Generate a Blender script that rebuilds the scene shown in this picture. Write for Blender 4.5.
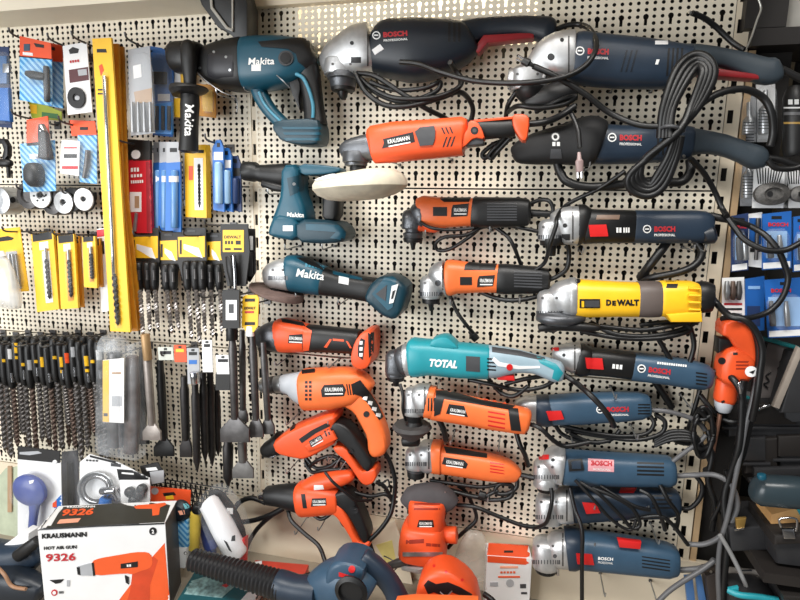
import bpy, bmesh, math, random
import numpy as np
from mathutils import Vector, Matrix
from mathutils.bvhtree import BVHTree
from mathutils.geometry import tessellate_polygon
for o in list(bpy.data.objects): bpy.data.objects.remove(o)
scene = bpy.context.scene
COL = scene.collection
random.seed(7)

# ------------------------------------------------------------------ camera
# wall plane is y = 0, the room is on the -y side, z up; SC = pitch of the key holes in the board
SC = 0.045; ROWP = 1.1061 * SC; Z0 = 1.60
F = 542.1
YAW, PIT, ROL = 0.2214, 0.1647, 0.0179
CAM = Vector((8.3633 * SC, -26.838 * SC, -0.6112 * SC + Z0))
FW = Vector((-math.sin(YAW) * math.cos(PIT), math.cos(YAW) * math.cos(PIT), -math.sin(PIT)))
_r = Vector((math.cos(YAW), math.sin(YAW), 0)); _u = _r.cross(FW)
RT = _r * math.cos(ROL) + _u * math.sin(ROL); UP = -_r * math.sin(ROL) + _u * math.cos(ROL)
cd = bpy.data.cameras.new('camera'); cam = bpy.data.objects.new('camera', cd); COL.objects.link(cam)
cd.sensor_width = 36; cd.lens = F / 800 * 36; cd.clip_start = 0.02; cd.clip_end = 50
M = Matrix((RT, UP, -FW)).transposed().to_4x4(); M.translation = CAM
cam.matrix_world = M
scene.camera = cam

# ------------------------------------------------------------------ light
scene.view_settings.view_transform = 'Standard'; scene.view_settings.look = 'None'
scene.view_settings.gamma = 1; scene.view_settings.use_curve_mapping = False
scene.view_settings.exposure = 0.1
w = bpy.data.worlds.new('world'); scene.world = w; w.use_nodes = True
bg = w.node_tree.nodes['Background']; bg.inputs[0].default_value = (0.95, 0.97, 1.0, 1); bg.inputs[1].default_value = 0.13
def area(name, loc, target, sx, sy, power, col=(1, 1, 1)):
    l = bpy.data.lights.new(name, 'AREA'); l.shape = 'RECTANGLE'; l.size = sx; l.size_y = sy
    l.energy = power; l.color = col
    o = bpy.data.objects.new(name, l); COL.objects.link(o); o.location = loc
    o.rotation_euler = (Vector(target) - Vector(loc)).to_track_quat('-Z', 'Y').to_euler()
    return o
area('ceiling_lamp', (0.0, -1.35, 2.95), (0.0, 0, 1.1), 2.4, 0.5, 66, (1.0, 0.97, 0.92))
area('shop_window', (-1.9, -3.0, 1.35), (-0.1, 0, 1.2), 2.2, 1.7, 94, (0.97, 0.99, 1.0))
area('rear_lamp', (0.1, 0.18, 2.3), (0.1, 0.3, 1.95), 0.7, 0.08, 5, (1.0, 0.86, 0.62))

# ------------------------------------------------------------------ helpers
def ray(u, v):
    return RT * ((u - 400) / F) + UP * ((300 - v) / F) + FW
def P(u, v, d=0.0):
    """point seen at photo position (u, v) that stands d metres in front of the board"""
    r = ray(u, v); t = (-d - CAM.y) / r.y
    return CAM + r * t
def px(p):
    q = Vector(p) - CAM; w_ = q.dot(FW)
    return 400 + F * q.dot(RT) / w_, 300 - F * q.dot(UP) / w_
def mpp(u, v, d):
    return (P(u + 1, v, d) - P(u, v, d)).length

def lin(c):
    return tuple(((x / 255) / 12.92 if x / 255 <= 0.04045 else ((x / 255 + 0.055) / 1.055) ** 2.4) for x in c)
MATS = {}
def mat(name, rgb, rough=0.45, metal=0.0, var=0.10, scale=30, bump=0.0, alpha=1.0, trans=0.0, emit=0.0, coat=0.0):
    if name in MATS: return MATS[name]
    m = bpy.data.materials.new(name); m.use_nodes = True; nt = m.node_tree
    b = nt.nodes['Principled BSDF']; c = lin(rgb)
    b.inputs['Roughness'].default_value = rough; b.inputs['Metallic'].default_value = metal
    tc = nt.nodes.new('ShaderNodeTexCoord'); nz = nt.nodes.new('ShaderNodeTexNoise')
    nz.inputs['Scale'].default_value = scale; nz.inputs['Detail'].default_value = 4
    nt.links.new(tc.outputs['Object'], nz.inputs['Vector'])
    rp = nt.nodes.new('ShaderNodeValToRGB'); rp.color_ramp.elements[0].position = 0.3; rp.color_ramp.elements[1].position = 0.7
    rp.color_ramp.elements[0].color = (*[x * (1 - var) for x in c], 1); rp.color_ramp.elements[1].color = (*[min(1, x * (1 + var)) for x in c], 1)
    nt.links.new(nz.outputs['Fac'], rp.inputs['Fac']); nt.links.new(rp.outputs['Color'], b.inputs['Base Color'])
    if bump:
        n2 = nt.nodes.new('ShaderNodeTexNoise'); n2.inputs['Scale'].default_value = 900; n2.inputs['Detail'].default_value = 2
        nt.links.new(tc.outputs['Object'], n2.inputs['Vector'])
        bp = nt.nodes.new('ShaderNodeBump'); bp.inputs['Strength'].default_value = bump; bp.inputs['Distance'].default_value = 0.001
        nt.links.new(n2.outputs['Fac'], bp.inputs['Height']); nt.links.new(bp.outputs['Normal'], b.inputs['Normal'])
    b.inputs['Alpha'].default_value = alpha
    b.inputs['Transmission Weight'].default_value = trans
    b.inputs['Coat Weight'].default_value = coat
    if emit:
        b.inputs['Emission Color'].default_value = (*c, 1); b.inputs['Emission Strength'].default_value = emit
    MATS[name] = m
    return m
def clear_plastic(name, tint=(235, 240, 245), op=0.22):
    """thin clear blister film: mostly see-through with glossy glints"""
    if name in MATS: return MATS[name]
    m = bpy.data.materials.new(name); m.use_nodes = True; nt = m.node_tree
    for n in list(nt.nodes): nt.nodes.remove(n)
    out = nt.nodes.new('ShaderNodeOutputMaterial'); tr = nt.nodes.new('ShaderNodeBsdfTransparent'); gl = nt.nodes.new('ShaderNodeBsdfPrincipled')
    gl.inputs['Base Color'].default_value = (*lin(tint), 1); gl.inputs['Roughness'].default_value = 0.12
    mx = nt.nodes.new('ShaderNodeMixShader'); nz = nt.nodes.new('ShaderNodeTexNoise'); nz.inputs['Scale'].default_value = 14
    tc = nt.nodes.new('ShaderNodeTexCoord'); nt.links.new(tc.outputs['Object'], nz.inputs['Vector'])
    mr = nt.nodes.new('ShaderNodeMapRange'); mr.inputs['From Min'].default_value = 0.35; mr.inputs['From Max'].default_value = 0.75
    mr.inputs['To Min'].default_value = op * 0.4; mr.inputs['To Max'].default_value = op * 1.6
    nt.links.new(nz.outputs['Fac'], mr.inputs['Value']); nt.links.new(mr.outputs['Result'], mx.inputs['Fac'])
    nt.links.new(tr.outputs[0], mx.inputs[1]); nt.links.new(gl.outputs[0], mx.inputs[2]); nt.links.new(mx.outputs[0], out.inputs['Surface'])
    MATS[name] = m
    return m
def stripes(name, c1, c2, freq=60, ang=0.8, rough=0.4):
    """flat printed stripes"""
    if name in MATS: return MATS[name]
    m = bpy.data.materials.new(name); m.use_nodes = True; nt = m.node_tree; b = nt.nodes['Principled BSDF']; b.inputs['Roughness'].default_value = rough
    tc = nt.nodes.new('ShaderNodeTexCoord'); mp = nt.nodes.new('ShaderNodeMapping'); mp.inputs['Rotation'].default_value = (0, ang, 0)
    wv = nt.nodes.new('ShaderNodeTexWave'); wv.inputs['Scale'].default_value = freq; wv.bands_direction = 'X'
    rp = nt.nodes.new('ShaderNodeValToRGB'); rp.color_ramp.elements[0].position = 0.45; rp.color_ramp.elements[1].position = 0.55
    rp.color_ramp.elements[0].color = (*lin(c1), 1); rp.color_ramp.elements[1].color = (*lin(c2), 1)
    nt.links.new(tc.outputs['Object'], mp.inputs['Vector']); nt.links.new(mp.outputs['Vector'], wv.inputs['Vector'])
    nt.links.new(wv.outputs['Color'], rp.inputs['Fac']); nt.links.new(rp.outputs['Color'], b.inputs['Base Color'])
    MATS[name] = m
    return m

def mesh_obj(name, verts, faces, material, parent=None, origin=None, ang=35, smooth=True):
    me = bpy.data.meshes.new(name)
    og = Vector(origin) if origin is not None else Vector((0, 0, 0))
    me.from_pydata([tuple(Vector(v) - og) for v in verts], [], faces)
    if material: me.materials.append(material)
    me.update()
    if smooth:
        me.shade_smooth(); me.set_sharp_from_angle(angle=math.radians(ang))
    o = bpy.data.objects.new(name, me); COL.objects.link(o)
    if parent is not None: o.parent = parent
    elif origin is not None: o.location = og
    return o
def fixn(verts, faces):
    bm = bmesh.new(); vs = [bm.verts.new(v) for v in verts]
    for f in faces:
        try: bm.faces.new([vs[i] for i in f])
        except ValueError: pass
    bmesh.ops.recalc_face_normals(bm, faces=bm.faces)
    bm.verts.index_update()
    fs = [[v.index for v in f.verts] for f in bm.faces]; bm.free()
    return fs
def chaikin(pts, k, closed=True, q=0.22):
    for _ in range(k):
        n = len(pts); out = []
        for i in range(n):
            a = pts[i]; b = pts[(i + 1) % n]
            out.append((a[0] + (b[0] - a[0]) * q, a[1] + (b[1] - a[1]) * q)); out.append((b[0] - (b[0] - a[0]) * q, b[1] - (b[1] - a[1]) * q))
        pts = out; q = 0.25
    return pts
def catmull(pts, per=6):
    P_ = [Vector(p) for p in pts]; out = []
    n = len(P_)
    for i in range(n - 1):
        p0 = P_[max(0, i - 1)]; p1 = P_[i]; p2 = P_[i + 1]; p3 = P_[min(n - 1, i + 2)]
        for j in range(per):
            t = j / per
            out.append(0.5 * ((2 * p1) + (p2 - p0) * t + (2 * p0 - 5 * p1 + 4 * p2 - p3) * t * t + (3 * p1 - p0 - 3 * p2 + p3) * t ** 3))
    out.append(P_[-1])
    return out
def tube_geo(pts, r, n=8):
    """pts world points; r radius or list"""
    V = []; Fc = []; m = len(pts)
    N = None
    for i, p in enumerate(pts):
        t = (pts[min(i + 1, m - 1)] - pts[max(i - 1, 0)])
        if t.length < 1e-9: t = Vector((1, 0, 0))
        t.normalize()
        if N is None:
            N = t.cross(Vector((0, 1, 0)))
            if N.length < 0.1: N = t.cross(Vector((1, 0, 0)))
        N = (N - t * N.dot(t))
        if N.length < 1e-6: N = t.orthogonal()
        N.normalize(); B = t.cross(N)
        rr = r[i] if isinstance(r, (list, tuple)) else r
        for k in range(n):
            a = 2 * math.pi * k / n
            V.append(p + N * (rr * math.cos(a)) + B * (rr * math.sin(a)))
    for i in range(m - 1):
        for k in range(n):
            a = i * n + k; b = i * n + (k + 1) % n
            Fc.append((a, b, b + n, a + n))
    Fc.append(tuple(range(n))[::-1]); Fc.append(tuple((m - 1) * n + k for k in range(n)))
    return V, Fc

def tri2d(pts, L):
    """fill an outline given in photo positions and split it until edges are below L"""
    bm = bmesh.new(); vs = [bm.verts.new((p[0], p[1], 0)) for p in pts]
    for a, b, c in tessellate_polygon([[Vector((p[0], p[1], 0)) for p in pts]]):
        try: bm.faces.new((vs[a], vs[b], vs[c]))
        except ValueError: pass
    for _ in range(7):
        es = [e for e in bm.edges if e.calc_length() > L]
        if not es: break
        bmesh.ops.subdivide_edges(bm, edges=es, cuts=1)
        bmesh.ops.triangulate(bm, faces=[f for f in bm.faces if len(f.verts) > 3])
    bm.verts.index_update()
    V = [(v.co.x, v.co.y) for v in bm.verts]; Fc = [[v.index for v in f.verts] for f in bm.faces]
    B = []
    for e in bm.edges:
        if len(e.link_faces) == 1:
            l = e.link_loops[0]; B.append((l.vert.index, l.link_loop_next.vert.index))
    bm.free()
    return V, Fc, B
_txt = {}
def text2d(s, bold=0.0, shear=0.0):
    key = (s, bold, shear)
    if key not in _txt:
        cu = bpy.data.curves.new('t', 'FONT'); cu.body = s; cu.resolution_u = 2; cu.offset = bold; cu.shear = shear
        o = bpy.data.objects.new('t', cu); COL.objects.link(o)
        dg = bpy.context.evaluated_depsgraph_get(); me = bpy.data.meshes.new_from_object(o.evaluated_get(dg))
        V = [(v.co.x, v.co.y) for v in me.vertices]; Fc = [list(p.vertices) for p in me.polygons]
        bpy.data.objects.remove(o); bpy.data.curves.remove(cu); bpy.data.meshes.remove(me)
        x0 = min(v[0] for v in V); x1 = max(v[0] for v in V); y0 = min(v[1] for v in V); y1 = max(v[1] for v in V)
        _txt[key] = ([((x - x0) / (x1 - x0), (y - y0) / (y1 - y0)) for x, y in V], Fc, (x1 - x0) / (y1 - y0))
    return _txt[key]

class T:
    """one thing: an Empty at its place that parents its parts; shapes are measured in photo positions
    and given their own distance d (metres in front of the board) and depth"""
    def __init__(s, name, label, cat, u, v, d=0.0, group=None, kind=None, at=None, dz=0.0):
        s.dz = dz; d = d + dz
        s.o = bpy.data.objects.new(name, None); COL.objects.link(s.o)
        s.o.empty_display_size = 0.02
        s.og = Vector(at) if at is not None else P(u, v, d); s.o.location = s.og; s.d = d
        if label: s.o['label'] = label
        if cat: s.o['category'] = cat
        if group: s.o['group'] = group
        if kind: s.o['kind'] = kind
        s.geo = []; s.fr = None
    def frame(s, u0, v0, u1, v1):
        """local axis: s along the tool, t across it (downwards), both in photo units"""
        L = math.hypot(u1 - u0, v1 - v0); s.fr = (u0, v0, (u1 - u0) / L, (v1 - v0) / L); return s
    def L(s, p):
        if s.fr is None: return p
        a, b, c, d_ = s.fr; x, y = p[0], p[1]
        return (a + x * c - y * d_, b + x * d_ + y * c) + tuple(p[2:])
    def add(s, name, V, Fc, m, under=None, ang=35, solid=True, label=None, smooth=True):
        o = mesh_obj(name, V, Fc, m, under or s.o, s.og, ang, smooth)
        if solid: s.geo.append((V, Fc))
        s._b = None
        if label: o['label'] = label
        return o
    def bvh(s):
        if s._b is None:
            V = []; Fc = []
            for v, f in s.geo:
                k = len(V); V += [Vector(x) for x in v]; Fc += [[i + k for i in q] for q in f]
            s._b = BVHTree.FromPolygons(V, Fc)
        return s._b
    def cast(s, u, v, d):
        r = ray(u, v).normalized(); h = s.bvh().ray_cast(CAM, r)
        if h[0] is None:
            n = s.bvh().find_nearest(P(u, v, d)); p = n[0]; nn = n[1]
            if nn.dot(r) > 0: nn = -nn
            return p, nn
        nn = h[1]
        if nn.dot(r) > 0: nn = -nn
        return h[0], nn
    # ---- solids
    def loft(s, name, m, st, d=None, ry=1.0, p=2.5, n=20, r=0.0, under=None, per=1, label=None, ang=35):
        """st: (u, v, half width[, depth factor[, extra d]]) along the spine"""
        d = s.d if d is None else d + s.dz
        st = [s.L(q) for q in st]
        S = []
        for q in st:
            u, v, h = q[:3]; k = q[3] if len(q) > 3 else 1.0; dd = d + (q[4] if len(q) > 4 else 0)
            S.append([P(u, v, dd), h * mpp(u, v, dd), k * ry])
        if per > 1:
            A = catmull([(*q[0],) for q in S], per); out = []
            B = catmull([(q[1], q[2], 0) for q in S], per)
            S = [[a, max(b.x, 1e-4), b.y] for a, b in zip(A, B)]
        if r:
            rr = r * mpp(st[0][0], st[0][1], d)
            for e in (0, -1):
                a = S[e]; b = S[1] if e == 0 else S[-2]
                dirv = (b[0] - a[0]); ln = dirv.length
                if ln < 1e-6: continue
                dirv /= ln; x = min(rr, a[1] * 0.6, ln * 0.7)
                mid = [a[0] + dirv * x * 0.3, max(a[1] - x * 0.3, 1e-4), a[2]]; inn = [a[0] + dirv * x, a[1] + (b[1] - a[1]) * x / ln, a[2]]
                end = [a[0], max(a[1] - x, 1e-4), a[2]]
                if e == 0: S[0:1] = [end, mid, inn]
                else: S[-1:] = [inn, mid, end]
        V = []; Fc = []; k = len(S)
        for i, (c, h, f) in enumerate(S):
            t = S[min(i + 1, k - 1)][0] - S[max(i - 1, 0)][0]
            if t.length < 1e-9: t = S[-1][0] - S[0][0]
            t.normalize(); Y = Vector((0, 1, 0)); N = t.cross(Y); N.normalize(); B = N.cross(t); B.normalize()
            for j in range(n):
                a = 2 * math.pi * j / n; ca = math.cos(a); sa = math.sin(a)
                x = math.copysign(abs(ca) ** (2 / p), ca); y = math.copysign(abs(sa) ** (2 / p), sa)
                V.append(c + N * (h * x) + B * (h * f * y))
        for i in range(k - 1):
            for j in range(n):
                a = i * n + j; b = i * n + (j + 1) % n
                Fc.append((a, b, b + n, a + n))
        Fc.append(tuple(range(n))[::-1]); Fc.append(tuple((k - 1) * n + j for j in range(n)))
        Fc = fixn(V, Fc)
        return s.add(name, V, Fc, m, under, ang, label=label)
    def poly(s, name, m, pts, d=None, t=0.02, bev=0.003, k=0, seg=2, under=None, holes=None, label=None, raw=False):
        """outline extruded t metres deep (centred on d) with rounded edges"""
        d = s.d if d is None else d + s.dz
        pts = [s.L(q) for q in pts]
        if k: pts = chaikin(pts, k)
        W = [P(u, v, d) for u, v in pts]
        bm = bmesh.new()
        fr = [bm.verts.new(w_ + Vector((0, -t / 2, 0))) for w_ in W]
        f = bm.faces.new(fr); bmesh.ops.recalc_face_normals(bm, faces=[f])
        f.normal_update()
        if f.normal.y > 0: f.normal_flip()
        e = bmesh.ops.extrude_face_region(bm, geom=[f])
        nv = [x for x in e['geom'] if isinstance(x, bmesh.types.BMVert)]
        bmesh.ops.translate(bm, verts=nv, vec=(0, t, 0))
        bmesh.ops.recalc_face_normals(bm, faces=bm.faces)
        if bev:
            es = [x for x in bm.edges if abs(x.verts[0].co.y - x.verts[1].co.y) < t * 0.5]
            bmesh.ops.bevel(bm, geom=es, offset=min(bev, t * 0.49), segments=seg, profile=0.5, affect='EDGES', clamp_overlap=True)
        bmesh.ops.triangulate(bm, faces=[x for x in bm.faces if len(x.verts) > 4])
        bm.verts.index_update()
        V = [v.co.copy() for v in bm.verts]; Fc = [[v.index for v in x.verts] for x in bm.faces]; bm.free()
        return s.add(name, V, Fc, m, under, 30, label=label)
    def turn(s, name, m, u, v, prof, n=24, under=None, tilt=(0, 0), label=None, sq=1.0):
        """surface of revolution about the board's normal; prof: (radius in photo units, d)"""
        u, v = s.L((u, v)); prof = [(q[0], q[1] + s.dz) for q in prof]; d0 = prof[0][1]; c = P(u, v, d0); k = mpp(u, v, d0)
        V = []; Fc = []
        R_ = Matrix.Rotation(tilt[0], 3, 'X') @ Matrix.Rotation(tilt[1], 3, 'Z')
        for r_, dd in prof:
            for j in range(n):
                a = 2 * math.pi * j / n
                V.append(c + R_ @ Vector((r_ * k * math.cos(a), -(dd - d0), r_ * k * sq * math.sin(a))))
        for i in range(len(prof) - 1):
            for j in range(n):
                a = i * n + j; b = i * n + (j + 1) % n
                Fc.append((a, b, b + n, a + n))
        Fc.append(tuple(range(n))); Fc.append(tuple((len(prof) - 1) * n + j for j in range(n)))
        return s.add(name, V, fixn(V, Fc), m, under, 35, label=label)
    def tube(s, name, m, pts, r=0.0035, n=8, per=6, under=None, solid=False, label=None):
        W = [P(*s.L(q)[:2], q[2] + s.dz) for q in pts]; r = r * (1.18 if 'cord' in m.name else 1)
        return s.add(name, *tube_geo(catmull(W, per), r, n), m, under, 60, solid=solid, label=label)
    # ---- thin things lying on the surface already built
    def patch(s, name, m, pts, off=0.0008, L=4.0, k=0, under=None, d=None, solid=False, label=None):
        pts = [s.L(q) for q in pts]
        if k: pts = chaikin(pts, k)
        V2, Fc, B = tri2d(pts, L); d = s.d if d is None else d
        A = []; C_ = []
        for u, v in V2:
            p, nn = s.cast(u, v, d); A.append(p + nn * off); C_.append(p - nn * 0.0012)
        n = len(A); V = A + C_; Fc = [list(f) for f in Fc] + [[a, a + n, b + n, b] for a, b in B]
        return s.add(name, V, fixn(V, Fc), m, under, 40, solid=solid, label=label)
    def rect(s, name, m, u0, v0, u1, v1, off=0.0008, sk=0.0, **kw):
        return s.patch(name, m, [(u0 + sk, v0), (u1 + sk, v0), (u1, v1), (u0, v1)], off, **kw)
    def ring(s, name, m, u, v, r, off=0.0009, n=12, **kw):
        return s.patch(name, m, [(u + r * math.cos(6.2832 * i / n), v + r * math.sin(6.2832 * i / n)) for i in range(n)], off, **kw)
    def text(s, txt, m, u, v, h, w_=None, ang=0.0, off=0.0012, bold=0.0, shear=0.0, under=None, d=None, name='lettering'):
        """lettering whose left end is centred on (u, v), h tall, w_ wide, turned by ang degrees"""
        V2, Fc, asp = text2d(txt, bold, shear); d = s.d if d is None else d
        wd = w_ if w_ else h * asp; c = math.cos(math.radians(ang)); sn = math.sin(math.radians(ang)); V = []
        for x, y in V2:
            X = x * wd; Y = (0.5 - y) * h
            uu, vv = s.L((u + X * c - Y * sn, v + X * sn + Y * c))
            p, nn = s.cast(uu, vv, d); V.append(p + nn * off)
        return s.add(name, V, Fc, m, under, 40, solid=False, smooth=False)
def _marks(s, n, m, u, v, h, w_, ang=0.0, off=0.0012, under=None, d=None, **kw):
    """a line of print too small to read: n short upright strokes"""
    d = s.d if d is None else d; c = math.cos(math.radians(ang)); sn = math.sin(math.radians(ang)); V = []; Fc = []
    for i in range(n):
        x0 = w_ * (i + .08) / n; x1 = w_ * (i + .78) / n; b = len(V)
        for X, Y in ((x0, -h / 2), (x1, -h / 2), (x1, h / 2), (x0, h / 2)):
            p, nn = s.cast(*s.L((u + X * c - Y * sn, v + X * sn + Y * c)), d); V.append(p + nn * off)
        Fc.append((b, b + 1, b + 2, b + 3))
    return s.add('fine_print', V, fixn(V, Fc), m, under, 40, solid=False, smooth=False)
T.marks = _marks
def box_geo(x0, x1, y0, y1, z0, z1):
    V = [(x, y, z) for x in (x0, x1) for y in (y0, y1) for z in (z0, z1)]
    return V, fixn(V, [(0, 1, 3, 2), (4, 6, 7, 5), (0, 4, 5, 1), (2, 3, 7, 6), (0, 2, 6, 4), (1, 5, 7, 3)])
def structure(name, V, Fc, m, label=None):
    o = mesh_obj(name, V, Fc, m, None, None, 30); o['kind'] = 'structure'
    if label: o['label'] = label
    return o
# ------------------------------------------------------------------ materials
CREAM = mat('cream_enamel', (234, 224, 204), 0.42, 0, 0.05, 6)
CREAM2 = mat('cream_board', (226, 212, 188), 0.5, 0, 0.06, 5)
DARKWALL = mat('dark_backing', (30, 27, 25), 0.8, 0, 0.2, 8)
BLACK = mat('black_plastic', (17, 17, 18), 0.46, 0, 0.12, 40, 0.15)
RUBBER = mat('black_rubber', (22, 22, 24), 0.62, 0, 0.15, 50, 0.25)
CORD = mat('black_cord', (15, 15, 16), 0.42, 0, 0.1, 60)
GREYP = mat('dark_grey_plastic', (62, 63, 66), 0.5, 0, 0.1, 40, 0.2)
STEEL = mat('steel', (176, 178, 180), 0.34, 0.85, 0.15, 40)
ALU = mat('cast_aluminium', (190, 191, 192), 0.36, 0.7, 0.12, 60, 0.3)
ALUD = mat('dark_cast_metal', (98, 100, 104), 0.36, 0.75, 0.15, 60, 0.3)
CHROME = mat('chrome', (205, 205, 208), 0.15, 1.0, 0.05, 40)
DKSTEEL = mat('dark_steel', (92, 90, 90), 0.42, 0.7, 0.2, 60)
ORANGE = mat('orange_plastic', (228, 84, 38), 0.42, 0, 0.06, 30, 0.08)
ORANGE_LIT = mat('lit_orange_plastic', (238, 114, 56), 0.42, 0, 0.06, 30, 0.08)  # brightly lit copy of the orange plastic, the light put into its colour
NAVY = mat('navy_plastic', (34, 48, 64), 0.42, 0, 0.08, 30, 0.1)
NAVYD = mat('dark_navy_plastic', (22, 30, 40), 0.42, 0, 0.08, 30, 0.1)
BLUEG = mat('lit_navy_plastic', (52, 78, 100), 0.42, 0, 0.08, 30, 0.1)  # navy plastic of the lower tools, stronger light put into its colour
TEAL = mat('teal_plastic', (18, 76, 96), 0.4, 0, 0.08, 30, 0.1)
TEAL2 = mat('bright_teal_plastic', (36, 144, 156), 0.4, 0, 0.06, 30, 0.08)
YELLOW = mat('yellow_plastic', (246, 190, 34), 0.42, 0, 0.05, 30, 0.08)
RED = mat('red_plastic', (206, 34, 34), 0.4, 0, 0.06, 30)
GRIP = mat('slate_grip', (50, 60, 68), 0.48, 0, 0.08, 40, 0.3)
RED_SHADED = mat('shaded_red_plastic', (138, 28, 34), 0.42, 0, 0.06, 30)  # red plastic with the shadow on the top triggers put into its colour
WHITE = mat('white_print', (240, 240, 238), 0.5, 0, 0.02, 30)
REDINK = mat('red_print', (186, 42, 50), 0.5, 0, 0.02, 30)
BLACKINK = mat('black_print', (18, 18, 20), 0.5, 0, 0.05, 30)
ORINK = mat('orange_print', (232, 92, 40), 0.5, 0, 0.04, 30)
YCARD = mat('yellow_card', (244, 190, 40), 0.45, 0, 0.05, 20)
OCARD = mat('orange_card', (232, 82, 36), 0.45, 0, 0.05, 20)
BCARD = mat('blue_card', (36, 104, 182), 0.45, 0, 0.08, 20)
WCARD = mat('white_card', (232, 232, 232), 0.5, 0, 0.03, 20)
RCARD = mat('red_card', (196, 30, 44), 0.45, 0, 0.06, 20)
GCARD = mat('grey_card', (168, 170, 174), 0.5, 0, 0.08, 20)
KCARD = mat('black_card', (28, 27, 27), 0.5, 0, 0.1, 20)
BSTR = stripes('blue_striped_card', (60, 140, 200), (150, 200, 230), 28, 0.8)
CLEAR = clear_plastic('clear_film', op=0.08)
CLEAR2 = clear_plastic('cloudy_film', (215, 220, 225), 0.2)

# ------------------------------------------------------------------ the setting: perforated steel board in panels
def panel_mesh(c0, c1, r0, r1, y=0.0, th=0.0012):
    """c: columns of key holes, r: rows of key holes (4 hole rows each, downwards)"""
    cw = SC / 3; rh = ROWP / 4
    i0 = round(c0 * 3); i1 = round(c1 * 3); j0 = round(r0 * 4); j1 = round(r1 * 4)
    V = []; Fc = []
    O8 = [(math.cos(math.pi / 8 + k * math.pi / 4), math.sin(math.pi / 8 + k * math.pi / 4)) for k in range(8)]
    def ringfaces(outer, inner):
        b = len(V); n = len(inner)
        for x, z in outer: V.append((x, y, z))
        for x, z in inner: V.append((x, y, z))
        for x, z in inner: V.append((x, y + th, z))
        for k in range(n):
            a = (k + 1) % n
            Fc.append((b + k, b + a, b + n + a, b + n + k)); Fc.append((b + n + k, b + n + a, b + 2 * n + a, b + 2 * n + k))
    for i in range(i0, i1 + 1):
        for j in range(j0, j1 + 1):
            x = i * cw; z = Z0 - j * rh; key = (i % 3 == 0)
            jm = j % 4
            if key and jm == 1 and j - 1 >= j0: continue
            hw = cw / 2; hh = rh / 2
            if key and jm == 0 and j + 1 <= j1:
                R = 0.0055; w_ = 0.0029; zb = z - rh * 1.28
                inner = [(x + R, z), (x + R * .7, z + R * .7), (x, z + R), (x - R * .7, z + R * .7), (x - R, z), (x - R * .75, z - R * .7), (x - w_, z - R * .9), (x - w_, zb), (x + w_, zb), (x + w_, z - R * .9), (x + R * .75, z - R * .7)]
                lo = z - rh - hh
                outer = [(x + hw, z), (x + hw, z + hh), (x, z + hh), (x - hw, z + hh), (x - hw, z), (x - hw, z - hh * .8), (x - hw, z - hh * 1.4), (x - hw, lo), (x + hw, lo), (x + hw, z - hh * 1.4), (x + hw, z - hh * .8)]
                ringfaces(outer, inner)
            else:
                R = 0.0037
                inner = [(x + R * a, z + R * b) for a, b in O8]
                outer = [(x + hw, z + hh * .42), (x + hw * .42, z + hh), (x - hw * .42, z + hh), (x - hw, z + hh * .42), (x - hw, z - hh * .42), (x - hw * .42, z - hh), (x + hw * .42, z - hh), (x + hw, z - hh * .42)]
                ringfaces(outer, inner)
                b = len(V)
                for sx in (-1, 1):
                    for sz in (-1, 1):
                        V.extend([(x + sx * hw, y, z + sz * hh), (x + sx * hw * .42, y, z + sz * hh), (x + sx * hw, y, z + sz * hh * .42)])
                        q = len(V) - 3; Fc.append((q, q + 1, q + 2))
    # folded rim
    X0 = (i0 - .5) * cw; X1 = (i1 + .5) * cw; Za = Z0 - (j0 - .5) * rh; Zb = Z0 - (j1 + .5) * rh
    b = len(V); V.extend([(X0, y, Za), (X1, y, Za), (X1, y, Zb), (X0, y, Zb), (X0, y + .012, Za), (X1, y + .012, Za), (X1, y + .012, Zb), (X0, y + .012, Zb)])
    for k in range(4): a = (k + 1) % 4; Fc.append((b + k, b + a, b + 4 + a, b + 4 + k))
    return V, Fc
wall = bpy.data.objects.new('wall_back', None); COL.objects.link(wall); wall['kind'] = 'structure'; wall['label'] = 'cream perforated steel board covering the shop wall'
GAP = 1.2799          # left bay starts a little further over, past the slotted upright
CR = 16.67
for (r0, r1) in ((-10.0, -0.5), (-0.25, 7.5), (7.75, 15.5)):
    dz = {-10.0: -0.0, -0.25: 0.0, 7.75: -0.07 * ROWP}[r0]
    for (c0, c1, dx) in ((-5.33, CR - .33, 0.0), (-19.33, 0.33, -(5 + GAP) * SC)):
        V, Fc = panel_mesh(c0, c1, r0, r1)
        o = mesh_obj('panel', V, Fc, CREAM, wall, None, 30, smooth=False)
        o.location = (dx, 0, dz + (0.07 * ROWP if r0 < -5 else 0))
def upright(x0, x1, z0, z1, sx, sw, y, name):
    """post with a row of real slots"""
    V = []; Fc = []; zs = [z1]
    k = 0
    pitch = ROWP * 0.5
    z = Z0 + 11 * ROWP
    b = box_geo(x0, sx - sw, y, y + .002, z0, z1); V += b[0]; Fc += b[1]
    for lo, hi in ((sx + sw, x1),):
        q = box_geo(lo, hi, y, y + .002, z0, z1); k = len(V); V += q[0]; Fc += [[i + k for i in f] for f in q[1]]
    z = Z0 + 11.2 * ROWP
    while z > z0:
        q = box_geo(sx - sw, sx + sw, y, y + .002, z, z + ROWP * 0.6); k = len(V); V += q[0]; Fc += [[i + k for i in f] for f in q[1]]
        z -= ROWP * 1.1
    return mesh_obj(name, V, Fc, CREAM2, wall, None, 30, smooth=False)
XS = (-5.64) * SC
upright(XS - .016, XS + .016, 0.2, 2.25, XS, .0035, 0.002, 'upright')
XR = (CR + .0) * SC
upright(XR - .006, XR + .020, 0.2, 2.25, XR + .0035, .0052, 0.001, 'upright')
structure('wall_rear', *box_geo(-3.2, 3.4, 0.30, 0.34, 0, 2.9), mat('white_plaster', (225, 215, 195), 0.8, 0, .05, 3))
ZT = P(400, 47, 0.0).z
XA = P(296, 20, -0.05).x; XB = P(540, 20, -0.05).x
_V = []; _F = []
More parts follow.
